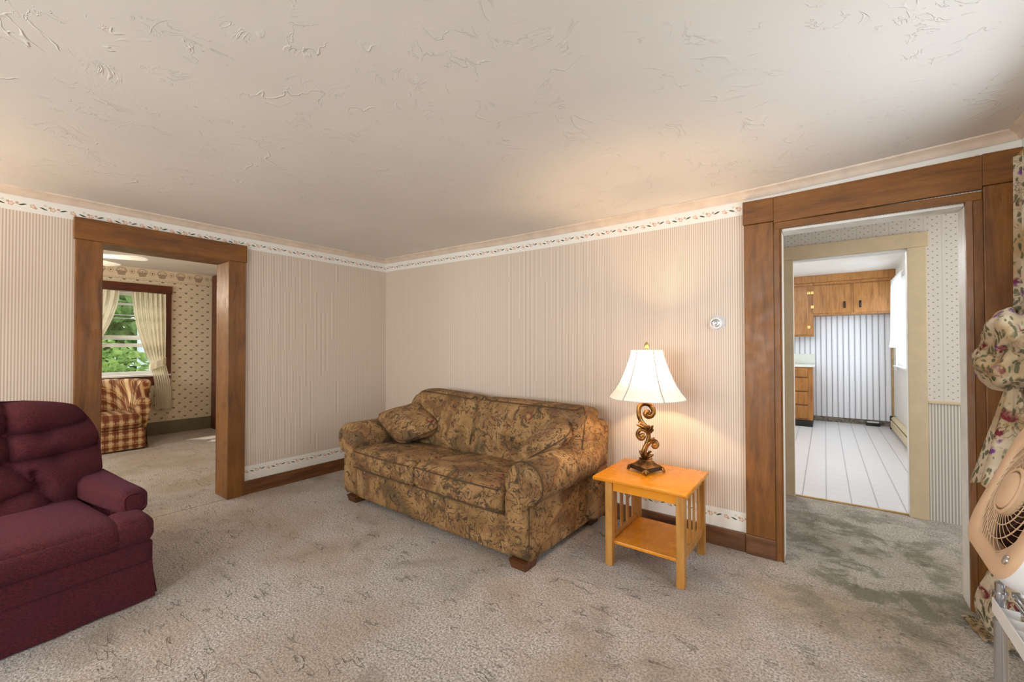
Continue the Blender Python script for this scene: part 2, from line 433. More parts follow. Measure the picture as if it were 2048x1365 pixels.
def tube(path, rad, n=10, bm=None, cap=True, closed=False):
    bm = bm or bmesh.new(); P = [Vector(p) for p in path]; N = len(P); up = None; rings = []
    for i, p in enumerate(P):
        t = (P[(i+1) % N]-P[i-1]) if closed else (P[min(i+1, N-1)]-P[max(i-1, 0)])
        t.normalize()
        if up is None: up = t.orthogonal().normalized()
        up = (up-t*up.dot(t)); up = up.normalized() if up.length > 1e-6 else t.orthogonal().normalized()
        s = t.cross(up); R = rad(i/(N-1)) if callable(rad) else rad
        rings.append([bm.verts.new(p+(up*math.cos(2*PI*k/n)+s*math.sin(2*PI*k/n))*R) for k in range(n)])
    for i in range(N if closed else N-1):
        a, b = rings[i], rings[(i+1) % N]
        for k in range(n): bm.faces.new((a[k], a[(k+1) % n], b[(k+1) % n], b[k]))
    if cap and not closed: bm.faces.new(rings[0][::-1]); bm.faces.new(rings[-1])
    return bm
def smooth_path(pts, n=8, closed=False):
    P = [Vector(p) for p in pts]; out = []; N = len(P)
    for i in range(N if closed else N-1):
        if closed: a, b, c, e = P[i-1], P[i], P[(i+1) % N], P[(i+2) % N]
        else: a, b, c, e = P[max(i-1, 0)], P[i], P[i+1], P[min(i+2, N-1)]
        for k in range(n):
            t = k/n
            out.append(.5*((2*b)+(c-a)*t+(2*a-5*b+4*c-e)*t*t+(3*b-a-3*c+e)*t**3))
    if not closed: out.append(P[-1])
    return out
def lathe(prof, n=32, at=(0, 0, 0), bm=None, wob=None):
    bm = bm or bmesh.new(); at = Vector(at); R = []
    for (r, z) in prof:
        R.append([bm.verts.new(at+Vector((r*math.cos(2*PI*k/n)*(wob(k/n) if wob else 1), r*math.sin(2*PI*k/n)*(wob(k/n) if wob else 1), z))) for k in range(n)])
    for a, b in zip(R, R[1:]):
        for k in range(n): bm.faces.new((a[k], a[(k+1) % n], b[(k+1) % n], b[k]))
    return bm
def cap_lathe(prof, n=32, at=(0, 0, 0), bm=None):
    return lathe([(1e-4, prof[0][1])]+list(prof)+[(1e-4, prof[-1][1])], n, at, bm)
def soft(x0, x1, y0, y1, z0, z1, r=.05, bulge=(0, 0, 0), n=14, deform=None, bm=None):
    """a cushion: rounded box with bulging faces"""
    b = bmesh.new(); bmesh.ops.create_cube(b, size=2); bmesh.ops.subdivide_edges(b, edges=b.edges[:], cuts=n, use_grid_fill=True)
    h = Vector(((x1-x0)/2, (y1-y0)/2, (z1-z0)/2)); c = Vector(((x0+x1)/2, (y0+y1)/2, (z0+z1)/2)); rr = min(r, h.x, h.y, h.z)
    for v in b.verts:
        u = v.co.copy()
        # push samples towards edges so that the rounding has enough rows
        w = Vector([math.copysign(1-(1-abs(q))**1.6, q) for q in u])
        p = Vector((w.x*h.x, w.y*h.y, w.z*h.z))
        core = Vector([max(-(h[i]-rr), min(h[i]-rr, p[i])) for i in range(3)])
        dv = p-core
        if dv.length > 1e-9: p = core+dv.normalized()*rr if max(abs(u[i]) for i in range(3)) > .999 else p
        f = lambda a: max(0, 1-a*a)
        p.x += math.copysign(bulge[0]*f(u.y)*f(u.z), u.x)*abs(u.x)
        p.y += math.copysign(bulge[1]*f(u.x)*f(u.z), u.y)*abs(u.y)
        p.z += math.copysign(bulge[2]*f(u.x)*f(u.y), u.z)*abs(u.z)
        q = p+c
        v.co = deform(q) if deform else q
    if bm is None: return b
    merge(bm, b); return bm
def prism(pts, a, b, axis, bm=None, ins=0.0):
    """extrude a closed 2D outline; axis 'y': pts are (x,z); axis 'x': pts are (y,z); axis 'z': (x,y). ins rounds the ends"""
    bm = bm or bmesh.new()
    cx = sum(p[0] for p in pts)/len(pts); cy = sum(p[1] for p in pts)/len(pts)
    st = [(a, 1.0), (b, 1.0)]
    if ins:
        s = 1 if b > a else -1
        st = [(a, 1-ins*6), (a+s*ins*.12, 1-ins*2.4), (a+s*ins*.5, 1-ins*.7), (a+s*ins, 1.0), (b, 1.0)]
    R = []
    for t, k in st:
        ring = []
        for p in pts:
            q = (cx+(p[0]-cx)*k, cy+(p[1]-cy)*k)
            ring.append(bm.verts.new({'y': (q[0], t, q[1]), 'x': (t, q[0], q[1]), 'z': (q[0], q[1], t)}[axis]))
        R.append(ring)
    n = len(pts)
    for A, B in zip(R, R[1:]):
        for k in range(n): bm.faces.new((A[k], A[(k+1) % n], B[(k+1) % n], B[k]))
    bm.faces.new(R[0][::-1]); bm.faces.new(R[-1])
    return bm

def thing(name, label, cat, loc=(0, 0, 0), group=None, kind=None):
    o = bpy.data.objects.new(name, None); COL.objects.link(o); o.location = loc; o.empty_display_size = .1
    tag(o, label, cat, group, kind); return o
def tag(o, label=None, cat=None, group=None, kind=None):
    if label: o['label'] = label
    if cat: o['category'] = cat
    if group: o['group'] = group
    if kind: o['kind'] = kind
    return o
def world_loc(o):
    v = Vector((0, 0, 0))
    while o is not None: v += o.location; o = o.parent
    return v
def obj(name, bm, mat, parent=None, loc=None, smooth=True, angle=40, label=None):
    """link bm (built in room coordinates) as one mesh object with its origin at loc / its parent's origin"""
    bmesh.ops.recalc_face_normals(bm, faces=bm.faces)
    o_ = Vector(loc) if loc is not None else (world_loc(parent) if parent else Vector((0, 0, 0)))
    bmesh.ops.translate(bm, vec=-o_, verts=bm.verts)
    me = bpy.data.meshes.new(name); bm.to_mesh(me); bm.free()
    me.materials.append(MATS[mat])
    if smooth:
        me.polygons.foreach_set('use_smooth', [True]*len(me.polygons))
        try: me.set_sharp_from_angle(angle=math.radians(angle))
        except Exception: pass
    o = bpy.data.objects.new(name, me); COL.objects.link(o)
    if parent: o.parent = parent; o.location = o_-world_loc(parent)
    else: o.location = o_
    if label: o['label'] = label
    return o
def struct(name, bm, mat, parent=None, smooth=False, **k):
    o = obj(name, bm, mat, parent, smooth=smooth, **k)
    if not parent: o['kind'] = 'structure'; o['category'] = name.split('_')[0]
    return o

# ------------------------------------------------------------------ room shell
HC = 2.245
SAGP = [(-.5, .005), (0, .005), (1.7, -.022), (3.0, -.030), (3.6, -.027), (4.2, -.004), (4.8, .025)]
def sag(x):
    for (a, p), (b, q) in zip(SAGP, SAGP[1:]):
        if a <= x <= b: return p+(q-p)*(x-a)/(b-a)
    return 0.0
XR, YF = 4.72, -5.2
def wall(name, axis, at, th, u0, u1, z0, z1, holes, mat, sagged=False, cut=.4):
    """wall slab: front face on plane axis=at, depth th behind it; holes (u0,u1,z0,z1)"""
    us = {u0, u1}; zs = {z0, z1}
    for h in holes: us |= {h[0], h[1]}; zs |= {h[2], h[3]}
    k = u0
    while k < u1: us.add(round(k, 3)); k += cut
    us = sorted(q for q in us if u0 <= q <= u1); zs = sorted(q for q in zs if z0 <= q <= z1)
    bm = bmesh.new(); cache = {}
    def vt(u, z, s):
        key = (u, z, s)
        if key not in cache:
            a = at+th*s; cache[key] = bm.verts.new((a, u, z) if axis == 'x' else (u, a, z))
        return cache[key]
    def hole(a, b): return any(h[0]-1e-6 <= a and b[0] <= h[1]+1e-6 and h[2]-1e-6 <= b[1] and b[2] <= h[3]+1e-6 for h in holes)
    cells = {}
    for i in range(len(us)-1):
        for j in range(len(zs)-1):
            cells[i, j] = not hole(us[i], (us[i+1], zs[j], zs[j+1]))
    for (i, j), solid in cells.items():
        if not solid: continue
        a, b, c, e = us[i], us[i+1], zs[j], zs[j+1]
        for s in (0, 1): bm.faces.new((vt(a, c, s), vt(b, c, s), vt(b, e, s), vt(a, e, s)))
        for nb, (p, q) in (((i-1, j), ((a, c), (a, e))), ((i+1, j), ((b, c), (b, e))), ((i, j-1), ((a, c), (b, c))), ((i, j+1), ((a, e), (b, e)))):
            if not cells.get(nb, False): bm.faces.new((vt(*p, 0), vt(*q, 0), vt(*q, 1), vt(*p, 1)))
    uv = bm.loops.layers.uv.new('UVMap')
    for f in bm.faces:
        for l in f.loops:
            u = l.vert.co.y if axis == 'x' else l.vert.co.x
            l[uv].uv = (u, l.vert.co.z-(sag(u) if sagged and l.vert.co.z > 1 else 0))
    return struct(name, bm, mat)
DL = (-2.342, -1.562, 0, 1.985)     # opening to the den in the left wall
DB = (3.776, 4.545, 0, 1.96)       # opening to the hall in the back wall
wall('wall_left', 'x', 0, -.2, YF, 0, 0, 2.42, [DL], 'striped_wallpaper')
wall('wall_back', 'y', 0, .12, -.2, XR, 0, 2.5, [DB], 'striped_wallpaper', True)
wall('wall_right', 'x', XR, .15, YF, .12, 0, 2.42, [(-1.75, -.55, .78, 2.0)], 'striped_wallpaper')
wall('wall_front', 'y', YF, -.15, -.2, XR+.15, 0, 2.42, [(2.45, 3.75, .8, 2.0), (.65, 1.75, .8, 2.0)], 'striped_wallpaper')
def ceil_fn(u, v):
    x = -.2+u*(XR+.35); y = YF-.15+v*(5.35+.12)
    return (x, y, HC+sag(x)*math.exp(min(0, y)/1.6 if y < 0 else 0))
bm = grid(ceil_fn, 24, 16)
struct('ceiling', bm, 'ceiling_plaster', smooth=True)
bm = bmesh.new(); bx(bm, -.2, XR+.02, YF, .0, -.1, 0); bx(bm, 2.6, 6.2, 0, 1.355, -.1, 0)
struct('floor', bm, 'carpet')
bm = bmesh.new(); bx(bm, -3.72, -.2, -4.3, -.2, -.1, -.001)
struct('floor_den', bm, 'carpet')
bm = bmesh.new(); bx(bm, 2.2, 4.84, 1.355, 5.88, -.1, .0)
struct('floor_kitchen', bm, 'kitchen_linoleum')
# crown mouldings
def crown_prof(a, z):   # a: distance from the wall
    return [(0, z-.047), (.006, z-.049), (.012, z-.044), (.018, z-.030), (.030, z-.018), (.044, z-.012), (.050, z-.008), (.052, z)]
def crown(name, fn, L0, L1, n):
    bm = bmesh.new(); prof = crown_prof(0, 0); R = []
    for i in range(n+1):
        t = L0+(L1-L0)*i/n; R.append([bm.verts.new(fn(t, a, z)) for a, z in prof])
    for A, B in zip(R, R[1:]):
        for k in range(len(prof)-1): bm.faces.new((A[k], A[k+1], B[k+1], B[k]))
    return struct(name, bm, 'crown_paint', smooth=True)
crown('trim_1', lambda t, a, z: (t, -a, HC+z+sag(t)+.001), 0, XR, 24)
crown('trim_2', lambda t, a, z: (a, t, HC+z+.001+sag(a)*math.exp(t/1.6)), YF, 0, 12)
crown('trim_3', lambda t, a, z: (XR-a, t, HC+z+.001+sag(XR)*math.exp(t/1.6)), YF, 0, 12)
# baseboards
def baseb(name, x0, x1, y0, y1, mat, h=.115):
    bm = rbox(x0, x1, y0, y1, 0, h, .004); struct(name, bm, mat)
baseb('baseboard_back', .02, 3.588, -.02, -.0005, 'baseboard_wood_x')
baseb('baseboard_left', .0005, .02, -1.444, -.0005, 'baseboard_wood_y')
baseb('baseboard_left.001', .0005, .02, YF, -2.464, 'baseboard_wood_y')
# door casings
def casing(name, loc):
    o = bpy.data.objects.new(name, None); COL.objects.link(o); o.location = loc; o['kind'] = 'structure'; o['category'] = 'door'; return o
d1 = casing('door_1', (0, -1.95, 0))
obj('side_casing', rbox(.0005, .03, -2.463, -2.33, 0, 1.982, .004), 'casing_wood', d1, smooth=False)
obj('side_casing', rbox(.0005, .03, -1.5735, -1.445, 0, 1.982, .004), 'casing_wood', d1, smooth=False)
obj('head_casing', rbox(.0005, .034, -2.47, -1.438, 1.982, 2.128, .004), 'casing_wood_y', d1, smooth=False)
obj('jamb', rbox(-.235, .029, -1.5745, -1.5625, 0, 1.974, .002), 'casing_wood', d1, smooth=False)
obj('jamb', rbox(-.235, .029, -2.3415, -2.3295, 0, 1.974, .002), 'casing_wood', d1, smooth=False)
obj('head_jamb', rbox(-.235, .029, -2.3415, -1.5625, 1.9745, 1.9845, .002), 'casing_wood_y', d1, smooth=False)
d2 = casing('door_2', (4.16, 0, 0))
obj('side_casing', rbox(3.592, 3.746, -.028, -.0005, .118, 2.008, .004), 'casing_wood', d2, smooth=False)
obj('side_casing', rbox(4.592, 4.717, -.028, -.0005, .118, 2.022, .004), 'casing_wood', d2, smooth=False)
obj('plinth_block', rbox(3.590, 3.748, -.030, -.0005, 0, .118, .004), 'baseboard_wood_x', d2, smooth=False)
obj('plinth_block', rbox(4.590, 4.718, -.030, -.0005, 0, .118, .004), 'baseboard_wood_x', d2, smooth=False)
obj('corner_block', rbox(3.586, 3.748, -.033, -.0005, 2.010, 2.152, .004), 'casing_wood_x', d2, smooth=False)
obj('corner_block', rbox(4.590, 4.719, -.030, -.0005, 2.024, 2.176, .004), 'casing_wood_x', d2, smooth=False)
obj('head_casing', prism([(3.749, 2.000), (4.589, 2.012), (4.589, 2.172), (3.749, 2.152)], -.030, -.0005, 'y'), 'casing_wood_x', d2, smooth=False)
def band(x0, x1):
    return prism([(x0, -.018), (x0+.03*(1 if x1 > x0 else -1), -.018), (x0+.034*(1 if x1 > x0 else -1), -.024), (x1, -.020), (x1, .0), (x0, -.0005)], 0, 1.962, 'z')
obj('door_stop', band(3.747, 3.786), 'casing_wood', d2, smooth=False)
obj('door_stop', band(4.591, 4.535), 'casing_wood', d2, smooth=False)
obj('head_stop', rbox(3.747, 4.591, -.022, -.0005, 1.9605, 2.002, .004), 'casing_wood_x', d2, smooth=False)
for x0, x1 in ((3.7765, 3.7865), (4.5345, 4.5445)): obj('jamb', rbox(x0, x1, -.001, .125, 0, 1.946, .002), 'jamb_paint', d2, smooth=False)
obj('head_jamb', rbox(3.787, 4.534, -.001, .125, 1.946, 1.9595, .002), 'jamb_paint', d2, smooth=False)

# ------------------------------------------------------------------ hall between living room and kitchen
DK = (3.775, 4.482, 0, 1.99)
wall('wall_hall_back', 'y', 1.33, .06, 2.1, 6.2, 0, 2.5, [DK], 'hall_dotted_wallpaper')
bm = bmesh.new(); bx(bm, 2.55, 2.6, .12, 1.39, 0, 2.5); struct('wall_hall_left', bm, 'jamb_paint')
wall('wall_hall_right', 'x', 6.2, .06, .12, 1.39, 0, 2.5, [(.3, 1.2, .9, 2.1)], 'hall_dotted_wallpaper')
bm = bmesh.new(); bx(bm, 4.87, 6.26, .06, .12, 0, 2.5); struct('wall_hall_front', bm, 'jamb_paint')
bm = bmesh.new(); bx(bm, 2.55, 6.26, -.02, 1.39, 2.5, 2.55); struct('ceiling_hall', bm, 'ceiling_plaster')
d3 = casing('door_3', (4.13, 1.33, 0))
obj('side_casing', rbox(3.700, 3.776, 1.308, 1.3295, 0, 1.996, .003), 'tan_paint', d3, smooth=False)
obj('side_casing', rbox(4.481, 4.584, 1.308, 1.3295, 0, 1.996, .003), 'tan_paint', d3, smooth=False)
obj('head_casing', rbox(3.694, 4.596, 1.304, 1.3295, 1.996, 2.105, .003), 'tan_paint', d3, smooth=False)
for x0, x1 in ((3.766, 3.776), (4.481, 4.491)): obj('jamb', rbox(x0, x1, 1.329, 1.41, 0, 1.99, .002), 'white_paint', d3, smooth=False)
obj('head_jamb', rbox(3.776, 4.481, 1.329, 1.41, 1.982, 1.992, .002), 'white_paint', d3, smooth=False)
obj('threshold', rbox(3.776, 4.481, 1.345, 1.372, .0, .008, .003), 'tan_strip', d3, smooth=False)
struct('trim_4', rbox(4.585, 6.19, 1.312, 1.3295, .848, .866, .004), 'tan_paint')

# ------------------------------------------------------------------ kitchen
KX = 4.84
wall('wall_kitchen_back', 'y', 5.86, .06, 2.2, KX+.06, .085, 2.5, [], 'kitchen_striped_wallpaper')
bm = grid(lambda u, v: (2.2+u*(KX-2.2), 5.872-.006*math.sin(u*40)*v, v*(.098+.012*math.sin(u*57)+.010*math.sin(u*131)+.02*math.exp(-((u-.69)/.006)**2))), 160, 4)
bm.faces.ensure_lookup_table()
bx(bm, 2.2, KX, 5.873, 5.92, 0, .1)
struct('baseboard_kitchen', bm, 'rough_plaster')
wall('wall_kitchen_right', 'x', KX, .06, 1.39, 5.92, 0, 2.5, [(4.42, 5.36, .98, 2.12)], 'kitchen_floral_wallpaper')
wall('wall_kitchen_left', 'x', 2.2, -.06, 1.39, 5.92, 0, 2.5, [], 'kitchen_floral_wallpaper')
bm = bmesh.new(); bx(bm, 2.14, KX+.06, 1.39, 5.92, 2.42, 2.48); struct('ceiling_kitchen', bm, 'ceiling_plaster')
struct('trim_5', rbox(KX-.022, KX-.0005, 5.83, 5.8595, .0, 1.72, .004), 'tan_strip')
def hinge(cx, cz, y, p):
    bm = rbox(cx-.020, cx-.003, y-.006, y, cz-.026, cz+.026, .002); rbox(cx+.003, cx+.020, y-.006, y, cz-.026, cz+.026, .002, bm=bm)
    tube([(cx, y-.004, cz-.022), (cx, y-.004, cz+.022)], .005, 8, bm)
    obj('hinge', bm, 'brass', p)
def pull(cx, cz, y, p):
    pth = smooth_path([(cx, y, cz+.05), (cx, y-.016, cz+.034), (cx, y-.02, cz), (cx, y-.016, cz-.034), (cx, y, cz-.05)], 5)
    bm = tube(pth, lambda t: .004+.007*math.sin(PI*t), 8); rbox(cx-.014, cx+.014, y-.003, y-.0005, cz-.055, cz+.055, .002, bm=bm)
    obj('handle', bm, 'black_iron', p)
t = thing('wall_cabinet', 'wide wooden wall cabinet with two doors above the empty fridge space', 'cabinet', (4.33, 5.66, 1.76))
obj('cabinet_body', rbox(3.842, 4.836, 5.50, 5.8595, 1.765, 2.30, .003), 'cabinet_wood', t, smooth=False)
for x0, x1, hx, px in ((3.832, 4.312, 3.827, 4.24), (4.352, 4.79, 4.80, 4.43)):
    dr = obj('door', rbox(x0, x1, 5.481, 5.4995, 1.792, 2.245, .004), 'cabinet_wood', t, smooth=False)
    pull(px, 1.92, 5.481, dr)
    for z in (2.14, 1.905): hinge(hx, z, 5.482, dr)
obj('crown_strip', rbox(3.842, 4.836, 5.478, 5.4995, 2.262, 2.298, .003), 'cabinet_wood', t, smooth=False)
t = thing('wall_cabinet', 'tall wooden wall cabinet at the left, above the kitchen counter', 'cabinet', (3.5, 5.66, 1.42))
obj('cabinet_body', rbox(2.95, 3.840, 5.50, 5.8595, 1.425, 2.30, .003), 'cabinet_wood', t, smooth=False)
for x0, x1, hx in ((3.36, 3.775, 3.779), (2.97, 3.34, 2.962)):
    dr = obj('door', rbox(x0, x1, 5.481, 5.4995, 1.45, 2.245, .004), 'cabinet_wood', t, smooth=False)
    for z in (2.14, 1.572): hinge(hx, z, 5.482, dr)
    pull(3.40 if x0 > 3.3 else 3.30, 1.57, 5.481, dr)
obj('crown_strip', rbox(2.95, 3.840, 5.478, 5.4995, 2.262, 2.298, .003), 'cabinet_wood', t, smooth=False)
struct('trim_6', rbox(2.9, KX-.001, 5.47, 5.8595, 2.301, 2.4195, .003), 'cabinet_wood')
t = thing('base_cabinet', 'wooden base cabinet with four drawers and black toe kick', 'cabinet', (3.5, 5.46, 0))
obj('cabinet_body', rbox(2.95, 3.829, 5.08, 5.855, .105, .935, .003), 'cabinet_wood', t, smooth=False)
obj('toe_kick', rbox(2.95, 3.825, 5.10, 5.855, .0, .104, .002), 'black_iron', t, smooth=False)
for z0, z1 in ((.775, .925), (.555, .765), (.342, .545), (.125, .332)):
    dr = obj('drawer', rbox(3.36, 3.765, 5.062, 5.0795, z0, z1, .004), 'cabinet_wood', t, smooth=False)
    bm = rbox(3.36, 3.765, 5.058, 5.0618, z0+.001, z0+.007, .001); obj('drawer_lip', bm, 'dark_brown', dr, smooth=False)
t = thing('countertop', 'pale laminate countertop with a raised backsplash on the base cabinet', 'countertop', (3.4, 5.46, .936))
obj('slab', rbox(2.95, 3.852, 5.05, 5.8595, .936, .972, .004), 'counter_laminate', t)
obj('backsplash', rbox(2.95, 3.852, 5.835, 5.8595, .973, 1.13, .004), 'counter_laminate', t)
# kitchen window and its curtain
w4 = bpy.data.objects.new('window_4', None); COL.objects.link(w4); w4.location = (KX, 4.9, .98); w4['kind'] = 'structure'; w4['category'] = 'window'
bm = rbox(KX-.018, KX-.0005, 4.34, 4.42, .90, 2.2, .003); rbox(KX-.018, KX-.0005, 5.36, 5.44, .90, 2.2, .003, bm=bm); rbox(KX-.018, KX-.0005, 4.42, 5.36, 2.12, 2.2, .003, bm=bm)
obj('window_frame', bm, 'white_paint', w4, smooth=False)
obj('window_sill', rbox(KX-.045, KX-.0005, 4.32, 5.46, .955, .98, .004), 'white_paint', w4, smooth=False)
bm = bmesh.new()
for a in (4.42, 5.325): rbox(KX+.01, KX+.04, a, a+.035, .98, 2.12, .002, bm=bm)
for z in (.98, 1.53, 2.085): rbox(KX+.01, KX+.04, 4.455, 5.325, z, z+.035, .002, bm=bm)
obj('sash', bm, 'white_paint', w4, smooth=False)
obj('pane', rbox(KX+.022, KX+.026, 4.45, 5.33, 1.0, 2.09, 0), 'window_glass', w4, smooth=False)
def kcurt(u, v):
    y = 4.36+u*1.06; z = 2.24-v*.99
    return (KX-.060-.022*math.sin(u*62)*(0.35+.65*v)-(.02*max(0, v-.9)*10*.6), y, z-.006*math.sin(u*31))
t = thing('curtain', 'short white curtain with a ruffled hem at the kitchen window', 'curtain', (KX-.05, 4.9, 1.25))
obj('panel', grid(kcurt, 120, 18), 'white_cloth', t)
obj('rod', tube([(KX-.05, 4.33, 2.235), (KX-.05, 5.46, 2.235)], .006, 8), 'white_paint', t)
t = thing('baseboard_heater', 'cream baseboard heater along the kitchen wall below the window', 'heater', (KX-.04, 4.6, 0))
bm = prism([(KX-.0505, .035), (KX-.0505, .135), (KX-.058, .135), (KX-.066, .125), (KX-.066, .035)], 3.3, 5.62, 'y')
obj('front_panel', bm, 'cream_metal', t, smooth=False)
obj('top_panel', prism([(KX-.001, .16), (KX-.001, .195), (KX-.03, .195), (KX-.058, .165), (KX-.058, .155), (KX-.03, .18)], 3.3, 5.62, 'y'), 'cream_metal', t, smooth=False)
obj('fin_element', rbox(KX-.045, KX-.003, 3.32, 5.6, .05, .13, .002), 'black_iron', t, smooth=False)
obj('end_cap', rbox(KX-.07, KX-.001, 5.621, 5.65, .0, .2, .004), 'black_iron', t, smooth=False)
obj('end_cap', rbox(KX-.07, KX-.001, 3.27, 3.299, .0, .2, .004), 'black_iron', t, smooth=False)
t = thing('utility_box', 'small black box with a white top on the kitchen floor by the striped wall', 'box', (4.585, 5.80, 0))
obj('body', rbox(4.50, 4.67, 5.765, 5.845, .0, .05, .004), 'black_iron', t, smooth=False)
obj('lid', rbox(4.515, 4.655, 5.770, 5.84, .0505, .066, .003), 'white_plastic', t, smooth=False)

# ------------------------------------------------------------------ den seen through the left doorway
DX = -3.7
wall('wall_den_back', 'x', DX, -.12, -4.3, -.2, 0, 2.45, [(-2.10, -1.13, .87, 2.03)], 'den_basket_wallpaper')
wall('wall_den_right', 'y', -.48, .1, DX-.12, -.2, 0, 2.45, [], 'den_basket_wallpaper')
wall('wall_den_left', 'y', -4.3, -.1, DX-.12, -.2, 0, 2.45, [(-2.5, -1.3, .85, 2.0)], 'den_basket_wallpaper')
bm = bmesh.new(); bx(bm, DX-.12, -.2, -4.4, -.32, 2.37, 2.45); struct('ceiling_den', bm, 'ceiling_plaster')
struct('baseboard_den', rbox(DX+.0005, DX+.02, -4.29, -.485, 0, .185, .004), 'olive_paint')
d4 = casing('door_4', (-3.5, -.48, 0))
obj('side_casing', rbox(-3.66, -3.44, -.530, -.4805, 0, 2.36, .004), 'dark_wood', d4, smooth=False)
obj('door_panel', rbox(-3.435, -2.60, -.505, -.4805, .01, 2.1, .004), 'dark_wood', d4, smooth=False)
w1 = bpy.data.objects.new('window_1', None); COL.objects.link(w1); w1.location = (DX, -1.6, .87); w1['kind'] = 'structure'; w1['category'] = 'window'
bm = rbox(DX+.0005, DX+.03, -1.132, -1.03, .80, 2.031, .004); rbox(DX+.0005, DX+.03, -2.20, -2.098, .80, 2.031, .004, bm=bm)
obj('window_frame', bm, 'dark_wood', w1, smooth=False)
obj('head_casing', rbox(DX+.0005, DX+.036, -2.22, -1.02, 2.032, 2.145, .004), 'dark_wood_y', w1, smooth=False)
obj('window_sill', rbox(DX+.0005, DX+.055, -2.2, -1.03, .845, .872, .004), 'white_paint', w1, smooth=False)
obj('apron', rbox(DX+.0005, DX+.024, -2.18, -1.05, .72, .8445, .004), 'dark_wood_y', w1, smooth=False)
for nm, x, z0, z1 in (('lower_sash', DX-.045, .873, 1.31), ('upper_sash', DX-.085, 1.375, 2.028)):
    bm = bmesh.new()
    for a, b in ((-2.098, -2.055), (-1.175, -1.132)): rbox(x, x+.032, a, b, z0, z1, .003, bm=bm)
    for a, b in ((z0, z0+.045), (z1-.05, z1)): rbox(x, x+.032, -2.055, -1.175, a, b, .003, bm=bm)
    s = obj(nm, bm, 'white_paint', w1, smooth=False)
    obj('pane', rbox(x+.014, x+.018, -2.056, -1.174, z0+.044, z1-.049, 0), 'window_glass', s, smooth=False)
bm = bmesh.new()
rbox(DX-.118, DX-.10, -2.098, -1.132, 1.36, 1.41, .002, bm=bm); rbox(DX-.118, DX-.10, -2.098, -1.132, 1.84, 1.875, .002, bm=bm)
for z in (1.70, 1.655): rbox(DX-.116, DX-.104, -2.098, -1.132, z, z+.012, .002, bm=bm)
obj('storm_frame', bm, 'white_paint', w1, smooth=False)
obj('sash_lock', cap_lathe([(.03, 0), (.03, .008), (.012, .02)], 14, (DX-.025, -1.55, 1.311)), 'dark_brown', w1)
# tied-back cream curtains
def tie_curtain(side, name_label):
    out, inn = (-1.10, -1.47) if side > 0 else (-2.145, -1.60)
    tie_c, tie_w = (-1.19, .085) if side > 0 else (-2.06, .075)
    zt, ztie, zb = 2.02, 1.02, .37
    def fn(u, v):
        z = zt-(zt-zb)*v; k = (zt-z)/(zt-ztie)
        if k < 1:
            e = k**2.1; a = out+(tie_c+side*tie_w-out)*e*.6; b = inn+(tie_c-side*tie_w-inn)*(k**1.7)
        else:
            q = (z-zb)/(ztie-zb); sp = math.sin(min(1, (1-q)*1.5)*PI/2)
            a = tie_c+side*(tie_w+.07*sp); b = tie_c-side*(tie_w-.06*sp)
        y = a+(b-a)*u
        pinch = math.exp(-((z-ztie)/.07)**2)
        am = .020*(1-.55*pinch)*min(1, (abs(a-b)/.34)**1.3+.15)
        sw = .05*math.sin(PI*min(1, k))*(u-.0)*.5 if k < 1 else 0
        return (DX+.058+am*math.sin(u*44+v*2)+.010*math.sin(u*91+3*v)*min(1, (abs(a-b)/.34)**2)+.02*pinch, y, z-sw)
    t = thing('curtain', name_label, 'curtain', (DX+.058, (out+inn)/2, zb))
    obj('panel', grid(fn, 90, 44), 'cream_cloth', t)
    pth = []
    for k in range(24):
        a = 2*PI*k/24; pth.append((DX+.064+.055*math.sin(a), tie_c+.095*math.cos(a), ztie+.05*side*math.cos(a)))
    bm = bmesh.new()
    R = []
    for i, p in enumerate(pth):
        R.append([bm.verts.new((p[0]+.006*math.sin(i*2.1), p[1], p[2]+dz)) for dz in (-.045, -.03, .03, .045)])
    for i in range(24):
        A, B = R[i], R[(i+1) % 24]
        for k in range(3): bm.faces.new((A[k], B[k], B[k+1], A[k+1]))
    obj('tieback', bm, 'cream_cloth', t)
tie_curtain(1, 'cream curtain panel tied back at the right of the den window')
tie_curtain(-1, 'cream curtain panel at the left of the den window')
obj_ = obj('curtain_rod', tube([(DX+.018, -2.09, 2.012), (DX+.018, -1.14, 2.012)], .006, 8), 'white_paint', loc=(DX+.018, -1.6, 2.0))
tag(obj_, 'thin white curtain rod along the head of the den window', 'curtain rod')

# ------------------------------------------------------------------ outdoors beyond the den window
bm = bmesh.new(); bx(bm, -16, DX-.13, -12, 6, -.6, -.45); o = struct('ground', bm, 'grass_ground')
def leaves(c, rad, n, size, seed):
    rnd = random.Random(seed); bm = bmesh.new()
    for _ in range(n):
        while True:
            p = Vector((rnd.uniform(-1, 1), rnd.uniform(-1, 1), rnd.uniform(-1, 1)))
            if .25 < p.length < 1: break
        p = Vector((p.x*rad[0], p.y*rad[1], p.z*rad[2]))+Vector(c)
        t = Vector((rnd.uniform(-1, 1), rnd.uniform(-1, 1), rnd.uniform(-.6, .6))).normalized(); s = t.orthogonal().normalized(); q = t.cross(s); s = s*math.cos(rnd.random()*6)+q*math.sin(rnd.random()*6)
        L = size*rnd.uniform(.7, 1.4)
        bm.faces.new([bm.verts.new(p-t*L), bm.verts.new(p+s*L*.42), bm.verts.new(p+t*L), bm.verts.new(p-s*L*.42)])
    return bm
def stems(c, h, n, seed, rad):
    rnd = random.Random(seed); bm = bmesh.new()
    for _ in range(n):
        e = Vector((c[0]+rnd.uniform(-rad, rad), c[1]+rnd.uniform(-rad, rad), h)); b = Vector((c[0]+rnd.uniform(-.1, .1), c[1]+rnd.uniform(-.1, .1), -.46))
        tube(smooth_path([b, (b+e)/2+Vector((.05, .05, 0)), e], 4), lambda t: .025*(1-t)+.006, 6, bm)
    return bm
